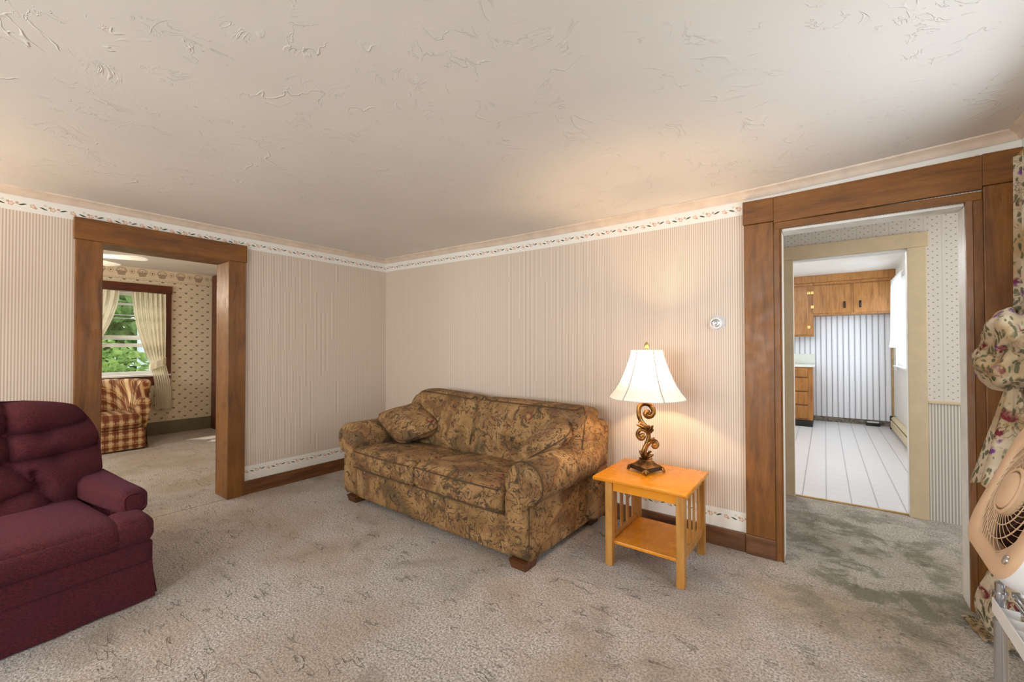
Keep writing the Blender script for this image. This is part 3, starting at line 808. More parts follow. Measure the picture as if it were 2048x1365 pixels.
for i, (c, rad, n, sz, lab, cat, nm) in enumerate((
        ((-5.5, -1.55, .55), (.7, .85, .85), 1500, .075, 'leafy green shrub outside the den window, left of the white siding', 'shrub', 'garden_shrub'),
        ((-8.3, -2.35, .9), (.9, 1.3, 1.5), 1500, .10, 'green shrub growing behind the leafy one outside the den window', 'shrub', 'garden_shrub'),
        ((-11.6, -.4, 2.9), (1.6, 3.4, 3.2), 5200, .22, 'tall green tree in the garden seen through the den window', 'tree', 'garden_tree'))):
    t = thing(nm, lab, cat, (c[0], c[1], -.45))
    obj('foliage', leaves(c, rad, n, sz, i+3), 'leaf', t, smooth=False)
    obj('trunk' if cat == 'tree' else 'stems', stems(c, c[2]+.2, 1 if cat == 'tree' else 9, i+11, rad[0]*.6), 'dark_brown', t)
t = thing('house', 'neighbouring house with pale lap siding beyond the den window', 'house', (-7.9, .9, -.45))
bm = bmesh.new(); bx(bm, -7.4, -6.9, -.66, 3.5, -.45, 3.2)
for k in range(24): bx(bm, -6.9, -6.885, -.66, 3.5, -.40+k*.15, -.27+k*.15)
obj('siding', bm, 'house_siding', t, smooth=False)
obj('corner_board', rbox(-6.92, -6.87, -.675, -.54, -.45, 3.2, .004), 'white_paint', t, smooth=False)

# ceiling fan of the den
t = thing('ceiling_fan', 'white ceiling fan hanging from the den ceiling', 'fan', (-1.55, -2.35, 2.0))
c = Vector((-1.55, -2.35, 0))
obj('canopy', cap_lathe([(.03, 2.30), (.06, 2.33), (.065, 2.3695)], 24, c), 'white_plastic', t)
obj('downrod', tube([c+Vector((0, 0, 2.2)), c+Vector((0, 0, 2.31))], .012, 10), 'white_plastic', t)
obj('motor', cap_lathe([(.05, 2.05), (.10, 2.07), (.115, 2.11), (.115, 2.16), (.08, 2.20), (.03, 2.21)], 28, c), 'white_plastic', t)
obj('light_globe', cap_lathe([(.02, 1.93), (.07, 1.95), (.085, 1.99), (.06, 2.03), (.04, 2.05)], 24, c), 'white_plastic', t)
for k in range(5):
    a = math.radians(62+72*k); ca, sa = math.cos(a), math.sin(a)
    def bl(u, v):
        r_ = .16+u*.44; wd = (.055+.02*u)*(1 if u < .86 else math.sqrt(max(.0, 1-((u-.86)/.15)**2)))
        w = (v-.5)*2*wd; z = 2.115-.14*w
        return (c.x+ca*r_-sa*w, c.y+sa*r_+ca*w, z)
    bm = grid(bl, 22, 6)
    ext = bmesh.ops.extrude_face_region(bm, geom=bm.faces[:]); bmesh.ops.translate(bm, vec=(0, 0, .006), verts=[q for q in ext['geom'] if isinstance(q, bmesh.types.BMVert)])
    b_ = obj('blade', bm, 'fan_blade_white', t)
    obj('blade_iron', tube([(c.x+ca*.09, c.y+sa*.09, 2.10), (c.x+ca*.20, c.y+sa*.20, 2.108)], .011, 8), 'white_plastic', b_)

light('fan_bulb', 'POINT', (-1.55, -2.35, 1.86), 22, (1.0, .86, .68), radius=.06)
# plaid armchair
t = thing('armchair', 'orange and brown plaid armchair under the den window', 'armchair', (-3.13, -1.83, 0))
ax0, ax1, ay0, ay1 = -3.50, -2.78, -2.22, -1.475
obj('base', soft(ax0+.05, ax1, ay0+.02, ay1-.015, .012, .265, .03, n=10), 'plaid_fabric', t)
obj('seat_cushion', soft(ax0+.18, ax1+.012, ay0+.06, ay1-.045, .268, .435, .055, (0.01, 0, .02), n=12), 'plaid_fabric', t)
def barrel(u, v):
    # u along the U-shaped wall (right arm front -> back -> left arm front), v around the section
    s = u*3; cy = (ay0+ay1)/2; hw = (ay1-ay0)/2-.055; 
    if s < 1: p = Vector((ax1-.09-s*.36, cy+hw)); n = Vector((0, 1))
    elif s < 2:
        a = PI/2+(s-1)*PI; n = Vector((math.cos(a), math.sin(a))); p = Vector((ax1-.45, cy))+Vector((n.x*.26, n.y*hw))
        n = Vector((n.x/.26, n.y/hw)).normalized()
    else: p = Vector((ax1-.45+(s-2)*.36, cy-hw)); n = Vector((0, -1))
    m = 1-abs(u-.5)*2
    q_ = max(0, min(1, (m-.30)/.46)); h = .615+.22*q_*q_*(3-2*q_)
    th = .078; a = v*2*PI
    q = Vector((math.copysign(abs(math.cos(a))**.6, math.cos(a))*th, math.copysign(abs(math.sin(a))**.5, math.sin(a))))
    z = .22+(q.y+1)/2*(h-.22); fl = .065*((z-.22)/.4)**2
    e = 1.0 if .02 < u < .98 else .75
    return (p.x+n.x*(q.x*e+fl), p.y+n.y*(q.x*e+fl), .22+(z-.22)*(e if u < .02 or u > .98 else 1)*1.0)
bm = grid(lambda u, v: barrel(v, u), 24, 60, cu=True)
fr = [e for e in bm.edges if e.is_boundary]; bmesh.ops.holes_fill(bm, edges=fr)
obj('barrel_back', bm, 'plaid_fabric', t)
def skirt_flap(): return grid(lambda u, v: (ax1-.02-u*.30, ay1-.012+.022*v*(1+.5*math.sin(u*14)), .24-v*.235), 20, 8)
obj('skirt', skirt_flap(), 'plaid_fabric', t)

# ------------------------------------------------------------------ sofa
t = sofa = thing('sofa', 'brown and gold tapestry two-seat sofa with rolled arms against the striped wall', 'sofa', (1.72, -.55, 0))
obj('base', soft(.90, 2.53, -.978, -.14, .038, .275, .025, n=8), 'tapestry', t)
def arm_prof(side):
    if side > 0: xi, xo, cx, cz, R = 2.492, 2.655, 2.618, .480, .126
    else: xi, xo, cx, cz, R = .935, .795, .812, .500, .128
    s = side
    pts = [(xo, .05), (xi, .05), (xi, .30), (xi, cz-.09)]
    for k in range(17):
        a = math.radians(205-(205+70)*k/16); pts.append((cx+s*R*math.cos(a), cz+R*math.sin(a)))
    pts += [(xo-s*.004, cz-.118), (xo, .30)]
    return pts, (cx, cz, R)
for s in (1, -1):
    pts, (cx, cz, R) = arm_prof(s)
    bm = prism(pts, -1.008, -.12, 'y', ins=.045)
    bmesh.ops.bevel(bm, geom=[e for e in bm.edges if abs(e.verts[0].co.y+.12) < 1e-4 and abs(e.verts[1].co.y+.12) < 1e-4], offset=.03, segments=3, affect='EDGES')
    a_ = obj('arm', bm, 'tapestry', t, angle=48)
    pp = [(cx+s*(R+.001)*math.cos(math.radians(q)), -.966, cz+(R+.001)*math.sin(math.radians(q))) for q in range(120 if s > 0 else 20, -70, -10)]
    obj('piping', tube(pp, .0045, 8), 'piping_brown', a_); xo = pts[0][0]
    obj('piping', tube([(xo-s*.002, -.974, .05), (xo-s*.002, -.974, cz-.115)], .005, 8), 'piping_brown', a_)
obj('back', soft(.80, 2.735, -.265, -.075, .06, .745, .06, n=12, deform=lambda q: Vector((q.x, q.y+.045*(q.z/.76)-.03, q.z-(.05*(1-min(1, (q.x-.8)/.5)) if q.z > .5 else 0)))), 'tapestry', t)
def back_cush(x0, x1, zl, zr, drop):
    def df(q):
        k = (q.x-x0)/(x1-x0); f = (q.z-.40)/(.84-.40)
        top = zl+(zr-zl)*k
        e = (1-min(1, k/.22)) if drop < 0 else max(0, (k-.93)/.07)
        top -= abs(drop)*e**2
        z = .40+f*(top-.40)
        x = q.x+(.12*(1-f)*(1-min(1, k/.3)) if drop < 0 and f < .55 else 0)
        return Vector((x, q.y+.13*f, z))
    return soft(x0, x1, -.485, -.285, .40, .84, .035, (0, .06, .012), n=18, deform=df)
def loop_piping(pts, par, r=.005, y=None):
    obj('piping', tube(smooth_path(pts, 6, True), r, 6, closed=True), 'piping_brown', par)
b1 = obj('back_cushion', back_cush(.86, 1.712, .872, .832, -.11), 'tapestry', t)
b2 = obj('back_cushion', back_cush(1.706, 2.70, .838, .832, .02), 'tapestry', t)
def edge_pipe(par, x0, x1, zl, zr):
    pts = []
    for k in range(13):
        u = k/12; pts.append((x0+.025+(x1-x0-.05)*u, -.348+.0, zl+(zr-zl)*u-.008-(.10*(max(0, 1-u/.22))**2 if zl > .86 else 0)))
    pts = [(x0+.006 if zl < .86 else x0+.06, -.455, .48)]+pts+[(x1-.006, -.455, .48)]
    obj('piping', tube(smooth_path(pts, 4), .0055, 6), 'piping_brown', par)
edge_pipe(b1, .86, 1.705, .872, .832); edge_pipe(b2, 1.71, 2.70, .838, .832)
for x0, x1, zt in ((.932, 1.684, .447), (1.695, 2.490, .452)):
    tilt = lambda q: Vector((q.x, q.y, q.z-.035*max(0, (q.y+.95)/.6)))
    cu = obj('seat_cushion', soft(x0, x1, -1.022, -.40, .278, zt, .045, (0, .018, .022), n=16, deform=tilt), 'tapestry', t)
    for zz in (zt-.022, .30):
        pts = [(x0+.03, -.995, zz), (x1-.03, -.995, zz), (x1-.003, -.965, zz), (x1-.003, -.5, zz-.03), (x0+.003, -.5, zz-.03), (x0+.003, -.965, zz)]
        pp = []
        for i in range(13): pp.append((x0+.03+(x1-x0-.06)*i/12, -1.023-.016*(1-((i-6)/6)**2)*.6, zz))
        obj('piping', tube(pp, .005, 6), 'piping_brown', cu)
for x, y in ((.90, -.945), (2.595, -.945), (.90, -.16), (2.60, -.17)):
    hw = .062
    bm = bmesh.new(); lo = bx(bm, x-hw*.8, x+hw*.8, y-hw*.8, y+hw*.8, 0, .05)
    for v in lo[4:]: v.co.x = x+(v.co.x-x)*1.25; v.co.y = y+(v.co.y-y)*1.25
    obj('leg', bm, 'foot_wood', t, smooth=False)
sofa.rotation_euler = (0, 0, math.radians(-1.1))
def pillow(corners, th, seed):
    A, B, C_, D = [Vector(q) for q in corners]; n = ((C_-A).cross(D-B)).normalized()
    rnd = random.Random(seed)
    def surf(sg):
        def f(u, v):
            a, b = 2*u-1, 2*v-1
            pinch = 1-.13*a**4*b*b; pinch2 = 1-.13*b**4*a*a
            uu = .5+.5*a*pinch2; vv = .5+.5*b*pinch
            p = (A*(1-uu)+B*uu)*(1-vv)+(D*(1-uu)+C_*uu)*vv
            k = (max(0, 1-a**4)*max(0, 1-b**4))**.42
            k *= .85+.15*math.cos(a*2.5+1)*math.cos(b*3)
            return p+n*(sg*th*k*(1+.05*math.sin(a*7+b*5+seed)))
        return f
    bm = grid(surf(1), 26, 26); grid(surf(-1), 26, 26, bm); bmesh.ops.remove_doubles(bm, verts=bm.verts, dist=1e-5)
    edge = []
    f = surf(0)
    for k in range(13): edge.append(f(k/13, 0))
    for k in range(13): edge.append(f(1, k/13))
    for k in range(13): edge.append(f(1-k/13, 1))
    for k in range(13): edge.append(f(0, 1-k/13))
    return bm, edge
for cs, th, lab, sd in ((((.75, -.68, .645), (1.02, -.32, .725), (1.40, -.47, .585), (1.20, -.76, .475)), .105, 'tapestry throw pillow leaning on the left arm of the sofa', 1),
                        (((2.37, -.78, .485), (2.27, -.40, .53), (2.47, -.27, .80), (2.69, -.56, .705)), .085, 'tapestry throw pillow standing in the right corner of the sofa', 2)):
    bm, edge = pillow(cs, th, sd); c = sum((Vector(q) for q in cs), Vector())/4
    p_ = obj('throw_pillow', bm, 'tapestry', loc=c); tag(p_, lab, 'pillow', 'throw pillows on the sofa')
    obj('piping', tube(edge, .005, 6, closed=True), 'piping_brown', p_)

# ------------------------------------------------------------------ end table
t = thing('end_table', 'small honey-coloured wooden end table with slatted sides and lower shelf', 'table', (3.15, -.42, 0))
obj('tabletop', rbox(2.878, 3.412, -.668, -.168, .478, .500, .006, 3), 'honey_wood_x', t)
for x, y in ((2.955, -.665), (3.352, -.665), (2.905+.05, -.215), (3.352, -.215)):
    w = .042
    obj('leg', rbox(x, x+w, y+.004, y+.004+w, 0, .477, .003), 'honey_wood', t, smooth=False)
for y0 in (-.650, -.205): obj('apron', rbox(2.998, 3.351, y0, y0+.016, .430, .477, .002), 'honey_wood_x', t, smooth=False)
for x0 in (2.966, 3.364):
    obj('side_rail', rbox(x0, x0+.018, -.618, -.212, .430, .477, .002), 'honey_wood', t, smooth=False)
    obj('side_rail', rbox(x0, x0+.018, -.618, -.212, .118, .160, .002), 'honey_wood', t, smooth=False)
    for k in range(4):
        y = -.575+k*.095
        obj('slat', rbox(x0+.004, x0+.014, y, y+.032, .161, .429, .001), 'honey_wood', t, smooth=False)
obj('shelf', rbox(2.986, 3.362, -.628, -.200, .118, .136, .004), 'honey_wood_x', t, smooth=False)

# ------------------------------------------------------------------ table lamp
LC = Vector((3.10, -.385, .5005)); LX = Vector((.945, .327, 0)); LY = Vector((-.327, .945, 0))
t = lamp = thing('table_lamp', 'lit table lamp with white bell shade on a bronze scroll stand', 'lamp', LC)
def L(a, z, b=0.0): return LC+LX*a+LY*b+Vector((0, 0, z))
K = 1/4.875/324
def px(cx, cy, b=0.0): return L((cx-256)*K, (1248-cy)*K*1.0+.012, b)
rot45 = Matrix.Translation(LC) @ Matrix.Rotation(math.atan2(.327, .945)+PI/4, 4, 'Z')
def sq_loft(prof):
    bm = bmesh.new(); R = []
    for h, z in prof: R.append([bm.verts.new(rot45 @ Vector((sx*h, sy*h, z))) for sx, sy in ((-1, -1), (1, -1), (1, 1), (-1, 1))])
    for A, B in zip(R, R[1:]):
        for k in range(4): bm.faces.new((A[k], A[(k+1) % 4], B[(k+1) % 4], B[k]))
    bm.faces.new(R[0][::-1]); bm.faces.new(R[-1]); return bm
obj('plinth', sq_loft([(.066, .012), (.070, .016), (.070, .030), (.066, .034)]), 'black_lacquer', t, smooth=False)
obj('base', sq_loft([(.064, .0345), (.062, .038), (.048, .046), (.036, .056), (.028, .066), (.026, .072), (.029, .075), (.029, .080)]), 'antique_bronze', t, smooth=False)
for sx, sy in ((-1, -1), (1, -1), (1, 1), (-1, 1)):
    q = rot45 @ Vector((sx*.066, sy*.066, 0)); dirv = (q-LC); dirv.z = 0; dirv.normalize()
    bm = tube([q+Vector((0, 0, .028)), q+dirv*.006+Vector((0, 0, .016)), q+dirv*.012+Vector((0, 0, .007))], lambda u: .012-.003*u, 10)
    bmesh.ops.create_uvsphere(bm, u_segments=10, v_segments=8, radius=.0075, matrix=Matrix.Translation(q+dirv*.013+Vector((0, 0, .0076))))
    for k in (-1, 1):
        s = dirv.cross(Vector((0, 0, 1)))*k
        tube(smooth_path([q+s*.006+Vector((0, 0, .022)), q+s*.016+dirv*.004+Vector((0, 0, .018)), q+s*.018+dirv*.004+Vector((0, 0, .010))], 4), lambda u: .006-.003*u, 8, bm)
    obj('foot', bm, 'antique_bronze', t)
A = [(238, 1135), (232, 1085), (248, 1040), (272, 985), (284, 930), (276, 880), (258, 840), (222, 800), (198, 745), (192, 685), (206, 638), (246, 616), (292, 626), (322, 662), (328, 702), (308, 734), (276, 738), (258, 716), (272, 698), (288, 704)]
bm = tube(smooth_path([px(*q) for q in A], 6), lambda u: .0125 if u < .3 else (.0145 if u < .8 else .0145+.004*math.sin((u-.8)*5*PI)), 12)
bmesh.ops.create_uvsphere(bm, u_segments=12, v_segments=8, radius=.014, matrix=Matrix.Translation(px(290, 712)))
obj('scroll_stem', bm, 'antique_bronze', t)
B = [(286, 950), (276, 905), (246, 872), (206, 872), (182, 906), (188, 945), (216, 962), (240, 942), (230, 918), (214, 926)]
bm = tube(smooth_path([px(*q) for q in B], 6), lambda u: .0125-.001*u, 10); bmesh.ops.create_uvsphere(bm, u_segments=12, v_segments=8, radius=.014, matrix=Matrix.Translation(px(216, 930)))
obj('scroll_branch', bm, 'antique_bronze', t)
Cc = [(250, 1070), (268, 1020), (298, 985), (334, 972), (358, 992), (356, 1022), (334, 1030), (322, 1010)]
bm = tube(smooth_path([px(*q) for q in Cc], 6), lambda u: .0120+.002*u, 10); bmesh.ops.create_uvsphere(bm, u_segments=12, v_segments=8, radius=.016, matrix=Matrix.Translation(px(338, 1008)))
obj('scroll_branch', bm, 'antique_bronze', t)
def leaf(pts, w, th=.004, tw=0.0):
    P = smooth_path(pts, 5); bm = bmesh.new(); n = len(P)-1
    side = (P[-1]-P[0]).cross(LY).normalized()
    def f(u, v):
        i = min(n, int(round(u*n))); p = P[i]; wd = w*math.sin(PI*min(1, .12+u*.88))**.7*(1+.22*math.sin(u*26))
        return p+side*((v-.5)*2*wd)-LY*(.006*(1-(2*v-1)**2)+.004)
    g = grid(f, n, 6)
    ex = bmesh.ops.extrude_face_region(g, geom=g.faces[:]); bmesh.ops.translate(g, vec=LY*th, verts=[q for q in ex['geom'] if isinstance(q, bmesh.types.BMVert)])
    return g
for pts, w in ((([(235, 1140, -.01), (215, 1100, -.02), (196, 1062, -.02)]), .008), (([(250, 1142, -.01), (300, 1110, -.02), (328, 1098, -.015)]), .009), (([(245, 1140, -.016), (255, 1100, -.024), (262, 1066, -.024)]), .010),
               (([(252, 1142, .01), (290, 1090, .016), (312, 1078, .016)]), .008), (([(258, 850, -.01), (215, 832, -.02), (168, 818, -.012)]), .009), (([(262, 858, -.008), (220, 806, -.016), (182, 792, -.006)]), .007),
               (([(270, 900, -.01), (300, 850, -.02), (326, 818, -.012)]), .011), (([(278, 910, -.01), (316, 866, -.016), (322, 846, -.01)]), .008), (([(270, 880, -.014), (280, 842, -.022), (290, 816, -.016)]), .009),
               (([(292, 985, -.01), (318, 948, -.018), (338, 936, -.008)]), .008)):
    obj('leaf', leaf([px(*q) for q in pts], w), 'antique_bronze', t)
obj('neck', cap_lathe([(.014, .418), (.017, .424), (.014, .432), (.018, .442), (.019, .455), (.010, .46), (.008, .50)], 20, LC+LX*.004), 'antique_bronze', t)
SC = LC+LX*.008+Vector((0, 0, -.0005))
prof = [(.226, .447), (.224, .456), (.196, .49), (.170, .53), (.148, .575), (.129, .62), (.113, .665), (.100, .705), (.093, .738), (.092, .742)]
sh = obj('lamp_shade', lathe(prof, 72, SC, wob=lambda a: 1-.018*abs(math.sin(a*PI*6))), 'shade_cloth', t)
bm = bmesh.new()
for k in range(6):
    a = 2*PI*k/6+.23; tube([SC+Vector((math.cos(a)*(r_+.001), math.sin(a)*(r_+.001), z)) for r_, z in prof], .0030, 6, bm)
obj('shade_seams', bm, 'seam_cloth', sh)
bm = tube([SC+Vector((.2255*math.cos(2*PI*k/48), .2255*math.sin(2*PI*k/48), .448)) for k in range(48)], .0028, 6, closed=True)
obj('shade_trim', bm, 'white_cloth', sh)
obj('shade_trim', tube([SC+Vector((.0925*math.cos(2*PI*k/48), .0925*math.sin(2*PI*k/48), .742)) for k in range(48)], .0022, 6, closed=True), 'white_cloth', sh)
bm = bmesh.new()
for k in range(3):
    a = 2*PI*k/3; tube([SC+Vector((0, 0, .738)), SC+Vector((.092*math.cos(a), .092*math.sin(a), .740))], .0018, 6, bm)
for s in (-1, 1): tube(smooth_path([SC+Vector((0, 0, .47)), SC+LX*s*.05+Vector((0, 0, .54)), SC+LX*s*.05+Vector((0, 0, .66)), SC+Vector((0, 0, .736))], 6), .002, 6, bm)
obj('harp', bm, 'brass', t)
obj('bulb', cap_lathe([(.013, .50), (.016, .53), (.028, .56), (.031, .58), (.024, .60), (.010, .612)], 16, SC), 'white_plastic', t)
obj('finial', cap_lathe([(.006, .74), (.010, .745), (.007, .752), (.013, .762), (.015, .770), (.010, .782), (.005, .792)], 16, SC), 'brass', t)
o = obj('power_cord', tube(smooth_path([L(0, .02, .085), L(-.02, .004, .14), L(-.02, .004, .224), L(-.03, -.03, .24), L(-.12, -.30, .28), L(-.16, -.485, .25), L(-.2, -.494, .13), L(-.26, -.494, .13), L(-.30, -.494, .18)], 6), .0028, 6), 'cord', loc=(2.95, -.03, 0))
tag(o, 'thin brown lamp cord trailing on the carpet behind the end table', 'cord')
light('lamp_bulb', 'POINT', SC+Vector((0, 0, .62)), 21.0, (1.0, .66, .34), radius=.03)

# ------------------------------------------------------------------ thermostat
t = thing('thermostat', 'round white thermostat with silver dial on the striped wall', 'thermostat', (3.432, 0, 1.413))
def disc(name, prof, mat, par=None, loc=(3.432, 0, 1.413), n=36, rot=None):
    bm = cap_lathe(prof, n); M = Matrix.Translation(loc) @ (rot if rot is not None else Matrix.Rotation(PI/2, 4, 'X'))
    bmesh.ops.transform(bm, matrix=M, verts=bm.verts); return obj(name, bm, mat, par)
disc('wall_plate', [(.050, .0005), (.050, .006), (.046, .010)], 'white_plastic', t)
disc('ring', [(.044, .0105), (.043, .022), (.036, .032), (.026, .034)], 'white_plastic', t)
disc('dial', [(.025, .0345), (.025, .038), (.021, .040), (.019, .037), (.012, .038), (.011, .043), (.006, .045)], 'silver', t)

# ------------------------------------------------------------------ recliner
RY = -2.77
t = recl = thing('recliner', 'maroon tweed recliner with button-tufted back at the left', 'armchair', (.85, RY, 0))
obj('base', soft(.42, 1.255, RY-.455, RY+.455, .165, .292, .02, n=8), 'maroon_tweed', t)
obj('footrest_panel', soft(1.20, 1.272, RY-.462, RY+.462, .185, .294, .018, n=10), 'maroon_tweed', t)
def skirt(u, v):
    P = [(1.262, RY-.465), (1.262, RY+.46)]
    y = P[0][1]+(P[1][1]-P[0][1])*u
    return (1.262+.022*v+.004*math.sin(u*23)*v, y+(.006*v if u > .5 else -.006*v), .192-v*.184)
bm = grid(skirt, 40, 8); ex = bmesh.ops.extrude_face_region(bm, geom=bm.faces[:]); bmesh.ops.translate(bm, vec=(-.008, 0, 0), verts=[q for q in ex['geom'] if isinstance(q, bmesh.types.BMVert)])
obj('front_skirt', bm, 'maroon_tweed', t)
for s in (1, -1):
    def sk(u, v): return (1.24-.80*u, RY+s*(.462+.026*v+.006*math.sin(u*16)*v), .192-v*.184)
    bm = grid(sk, 40, 8); ex = bmesh.ops.extrude_face_region(bm, geom=bm.faces[:]); bmesh.ops.translate(bm, vec=(0, -s*.008, 0), verts=[q for q in ex['geom'] if isinstance(q, bmesh.types.BMVert)])
    obj('side_skirt', bm, 'maroon_tweed', t)
    obj('arm_panel', soft(.45, 1.06, RY+s*.37 if s > 0 else RY-.455, RY+.455 if s > 0 else RY-.37, .293, .43, .03, n=8), 'maroon_tweed', t)
    # padded arm with a rounded front cap
    y0, y1 = (RY+.372, RY+.487) if s > 0 else (RY-.487, RY-.372)
    a_ = obj('arm', soft(.48, 1.14, y0, y1, .40, .520, .034, (0, .006, .010), n=12, deform=lambda q: Vector((q.x, q.y-(.06*s*max(0, (1.08-q.x)/.6) if s*(q.y-RY) < .42 else 0), q.z+.02*max(0, (.9-q.x)/.4)))), 'maroon_tweed', t)
    yc = (y0+y1)/2
    pts = []
    for k in range(24):
        a = 2*PI*k/24; pts.append((1.137, yc+.044*math.copysign(abs(math.cos(a))**.7, math.cos(a)), .462+.046*math.copysign(abs(math.sin(a))**.7, math.sin(a))))
    obj('piping', tube(pts, .004, 6, closed=True), 'maroon_tweed', a_)
def seat_df(q):
    k = max(0, min(1, (q.x-1.05)/.22))
    return Vector((q.x, q.y, q.z-.012*k*k+.02*(1-min(1, (q.x-.5)/.6))*0))
sc_ = obj('seat_cushion', soft(.56, 1.288, RY-.352, RY+.352, .296, .425, .05, (.01, .0, .02), n=18, deform=seat_df), 'maroon_tweed', t)
for s in (1, -1):
    y0, y1 = (RY+.30, RY+.468) if s > 0 else (RY-.468, RY-.30)
    obj('seat_wing', soft(1.09, 1.288, y0, y1, .296, .425, .045, (.006, .0, .006), n=12, deform=seat_df), 'maroon_tweed', sc_)
obj('piping', tube([(1.292, RY-.44+.88*k/16, .335) for k in range(17)], .004, 6), 'maroon_tweed', sc_)
BTN = [(q*a, z) for q in (1, -1) for a, z in ((.09, .803), (.09, .662), (.235, .80), (.275, .666), (.185, .52))]
CRS = []
for q in (1, -1):
    CRS += [((q*a, z), (q*b, w)) for a, z, b, w in ((.09, .803, .09, .97), (.09, .803, .09, .662), (.09, .803, .235, .80), (.235, .80, .40, .83), (.09, .662, .275, .666), (.275, .666, .46, .69),
            (.09, .662, .185, .52), (.185, .52, .25, .40), (.185, .52, .17, .60), (.185, .52, .07, .50))]
CRS += [((-.09, .803), (.09, .803)), ((-.09, .662), (.09, .662))]
def half_w(z):
    if z < .56: return .375+.075*max(0, (z-.44)/.12)
    if z < .70: return .45
    k = (z-.70)/.275
    return .45-.13*k**2.0-(.16*max(0, (k-.80)/.2)**2.2)
def seg_d(p, a, b):
    a, b, p = Vector(a), Vector(b), Vector(p); q = b-a; k = max(0, min(1, (p-a).dot(q)/q.length_squared)); return (p-a-q*k).length
def back_front(u, v):
    z = .36+.615*v; hw = half_w(z); y = (2*u-1)*hw; a = 2*u-1
    f = .085*(1-abs(a)**3.2)*(min(1, (1-v)/.10)**.5)
    f += .02*math.exp(-((z-.46)/.08)**2)*(1-a*a)
    for by, bz in BTN: f -= .034*math.exp(-(((y-by)**2+(z-bz)**2)/.0013))
    cd_ = min(seg_d((y, z), *c) for c in CRS); f -= .026*math.exp(-(cd_/.011)**2)+.026*math.exp(-(cd_/.045)**2)
    x = .665-(z-.36)*.30+f
    return (x, RY+y, z)
def back_rear(u, v):
    z = .36+.615*v; hw = half_w(z); a = 2*u-1; th = .16*(1-.55*v)*(1-.5*abs(a)**4)
    th *= min(1, (1-v)/.06+.02)**.5
    return (.665-(z-.36)*.30-th*(1 if abs(a) < 1 else 0), RY+a*hw, z)
bm = grid(back_front, 76, 64); grid(back_rear, 76, 64, bm); bmesh.ops.remove_doubles(bm, verts=bm.verts, dist=1e-4)
bmesh.ops.holes_fill(bm, edges=[e for e in bm.edges if e.is_boundary])
bk = obj('backrest', bm, 'maroon_tweed', t, angle=80)
for by, bz in BTN:
    p = back_front((by/half_w(bz)+1)/2, (bz-.36)/.615)
    b = bmesh.new(); bmesh.ops.create_uvsphere(b, u_segments=12, v_segments=8, radius=.016, matrix=Matrix.Translation(Vector(p)+Vector((.006, 0, 0))) @ Matrix.Diagonal((.5, 1, 1, 1)))
    obj('button', b, 'maroon_tweed', bk)
for x, y in ((.5, RY-.4), (.5, RY+.4), (1.2, RY-.4), (1.2, RY+.4)): obj('leg', tube([(x, y, 0), (x, y, .17)], .02, 10), 'foot_wood', t)
recl.location = (.89, -2.828, 0); recl.rotation_euler = (0, 0, math.radians(6.5))
# ------------------------------------------------------------------ floor lamp beyond the recliner (left of the view)
t = thing('floor_lamp', 'lit floor lamp with a cream drum shade beyond the recliner', 'lamp', (.50, -3.75, 0))
obj('base', cap_lathe([(.15, 0), (.15, .012), (.04, .03)], 32, (.50, -3.75, 0)), 'antique_bronze', t)
obj('pole', tube([(.50, -3.75, .03), (.50, -3.75, 1.45)], .012, 12), 'antique_bronze', t)
obj('lamp_shade', lathe([(.22, 1.36), (.20, 1.48), (.16, 1.64)], 40, (.50, -3.75, 0)), 'shade_cloth', t)
light('floor_lamp_bulb', 'POINT', (.50, -3.75, 1.54), 30, (1.0, .70, .40), radius=.04)

# ------------------------------------------------------------------ windows of the living room (right wall and behind the camera)
def room_window(name, axis, at, sgn, u0, u1, z0, z1):
    o = bpy.data.objects.new(name, None); COL.objects.link(o); o['kind'] = 'structure'; o['category'] = 'window'
    o.location = (at, (u0+u1)/2, z0) if axis == 'x' else ((u0+u1)/2, at, z0)
    def B(a, b, n0, n1, c, e, bm=None):
        lo, hi = sorted((at+sgn*n0, at+sgn*n1))
        return rbox(lo, hi, a, b, c, e, .003, bm=bm) if axis == 'x' else rbox(a, b, lo, hi, c, e, .003, bm=bm)
    bm = B(u0-.09, u0, .0005, .024, z0-.09, z1+.09); B(u1, u1+.09, .0005, .024, z0-.09, z1+.09, bm); B(u0, u1, .0005, .024, z1, z1+.09, bm); B(u0, u1, .0005, .024, z0-.09, z0, bm)
    obj('window_frame', bm, 'casing_wood', o, smooth=False)
    zm = (z0+z1)/2; bm = bmesh.new()
    for a, b in ((u0, u0+.04), (u1-.04, u1)): B(a, b, -.09, -.05, z0, z1, bm)
    for c, e in ((z0, z0+.045), (zm-.02, zm+.02), (z1-.045, z1)): B(u0+.04, u1-.04, -.09, -.05, c, e, bm)
    obj('sash', bm, 'white_paint', o, smooth=False)
    obj('pane', B(u0+.04, u1-.04, -.072, -.068, z0+.045, z1-.045), 'window_glass', o, smooth=False)
room_window('window_2', 'x', XR, -1, -1.75, -.55, .78, 2.0)
room_window('window_3', 'y', YF, 1, 2.45, 3.75, .8, 2.0)
room_window('window_5', 'y', YF, 1, .65, 1.75, .8, 2.0)

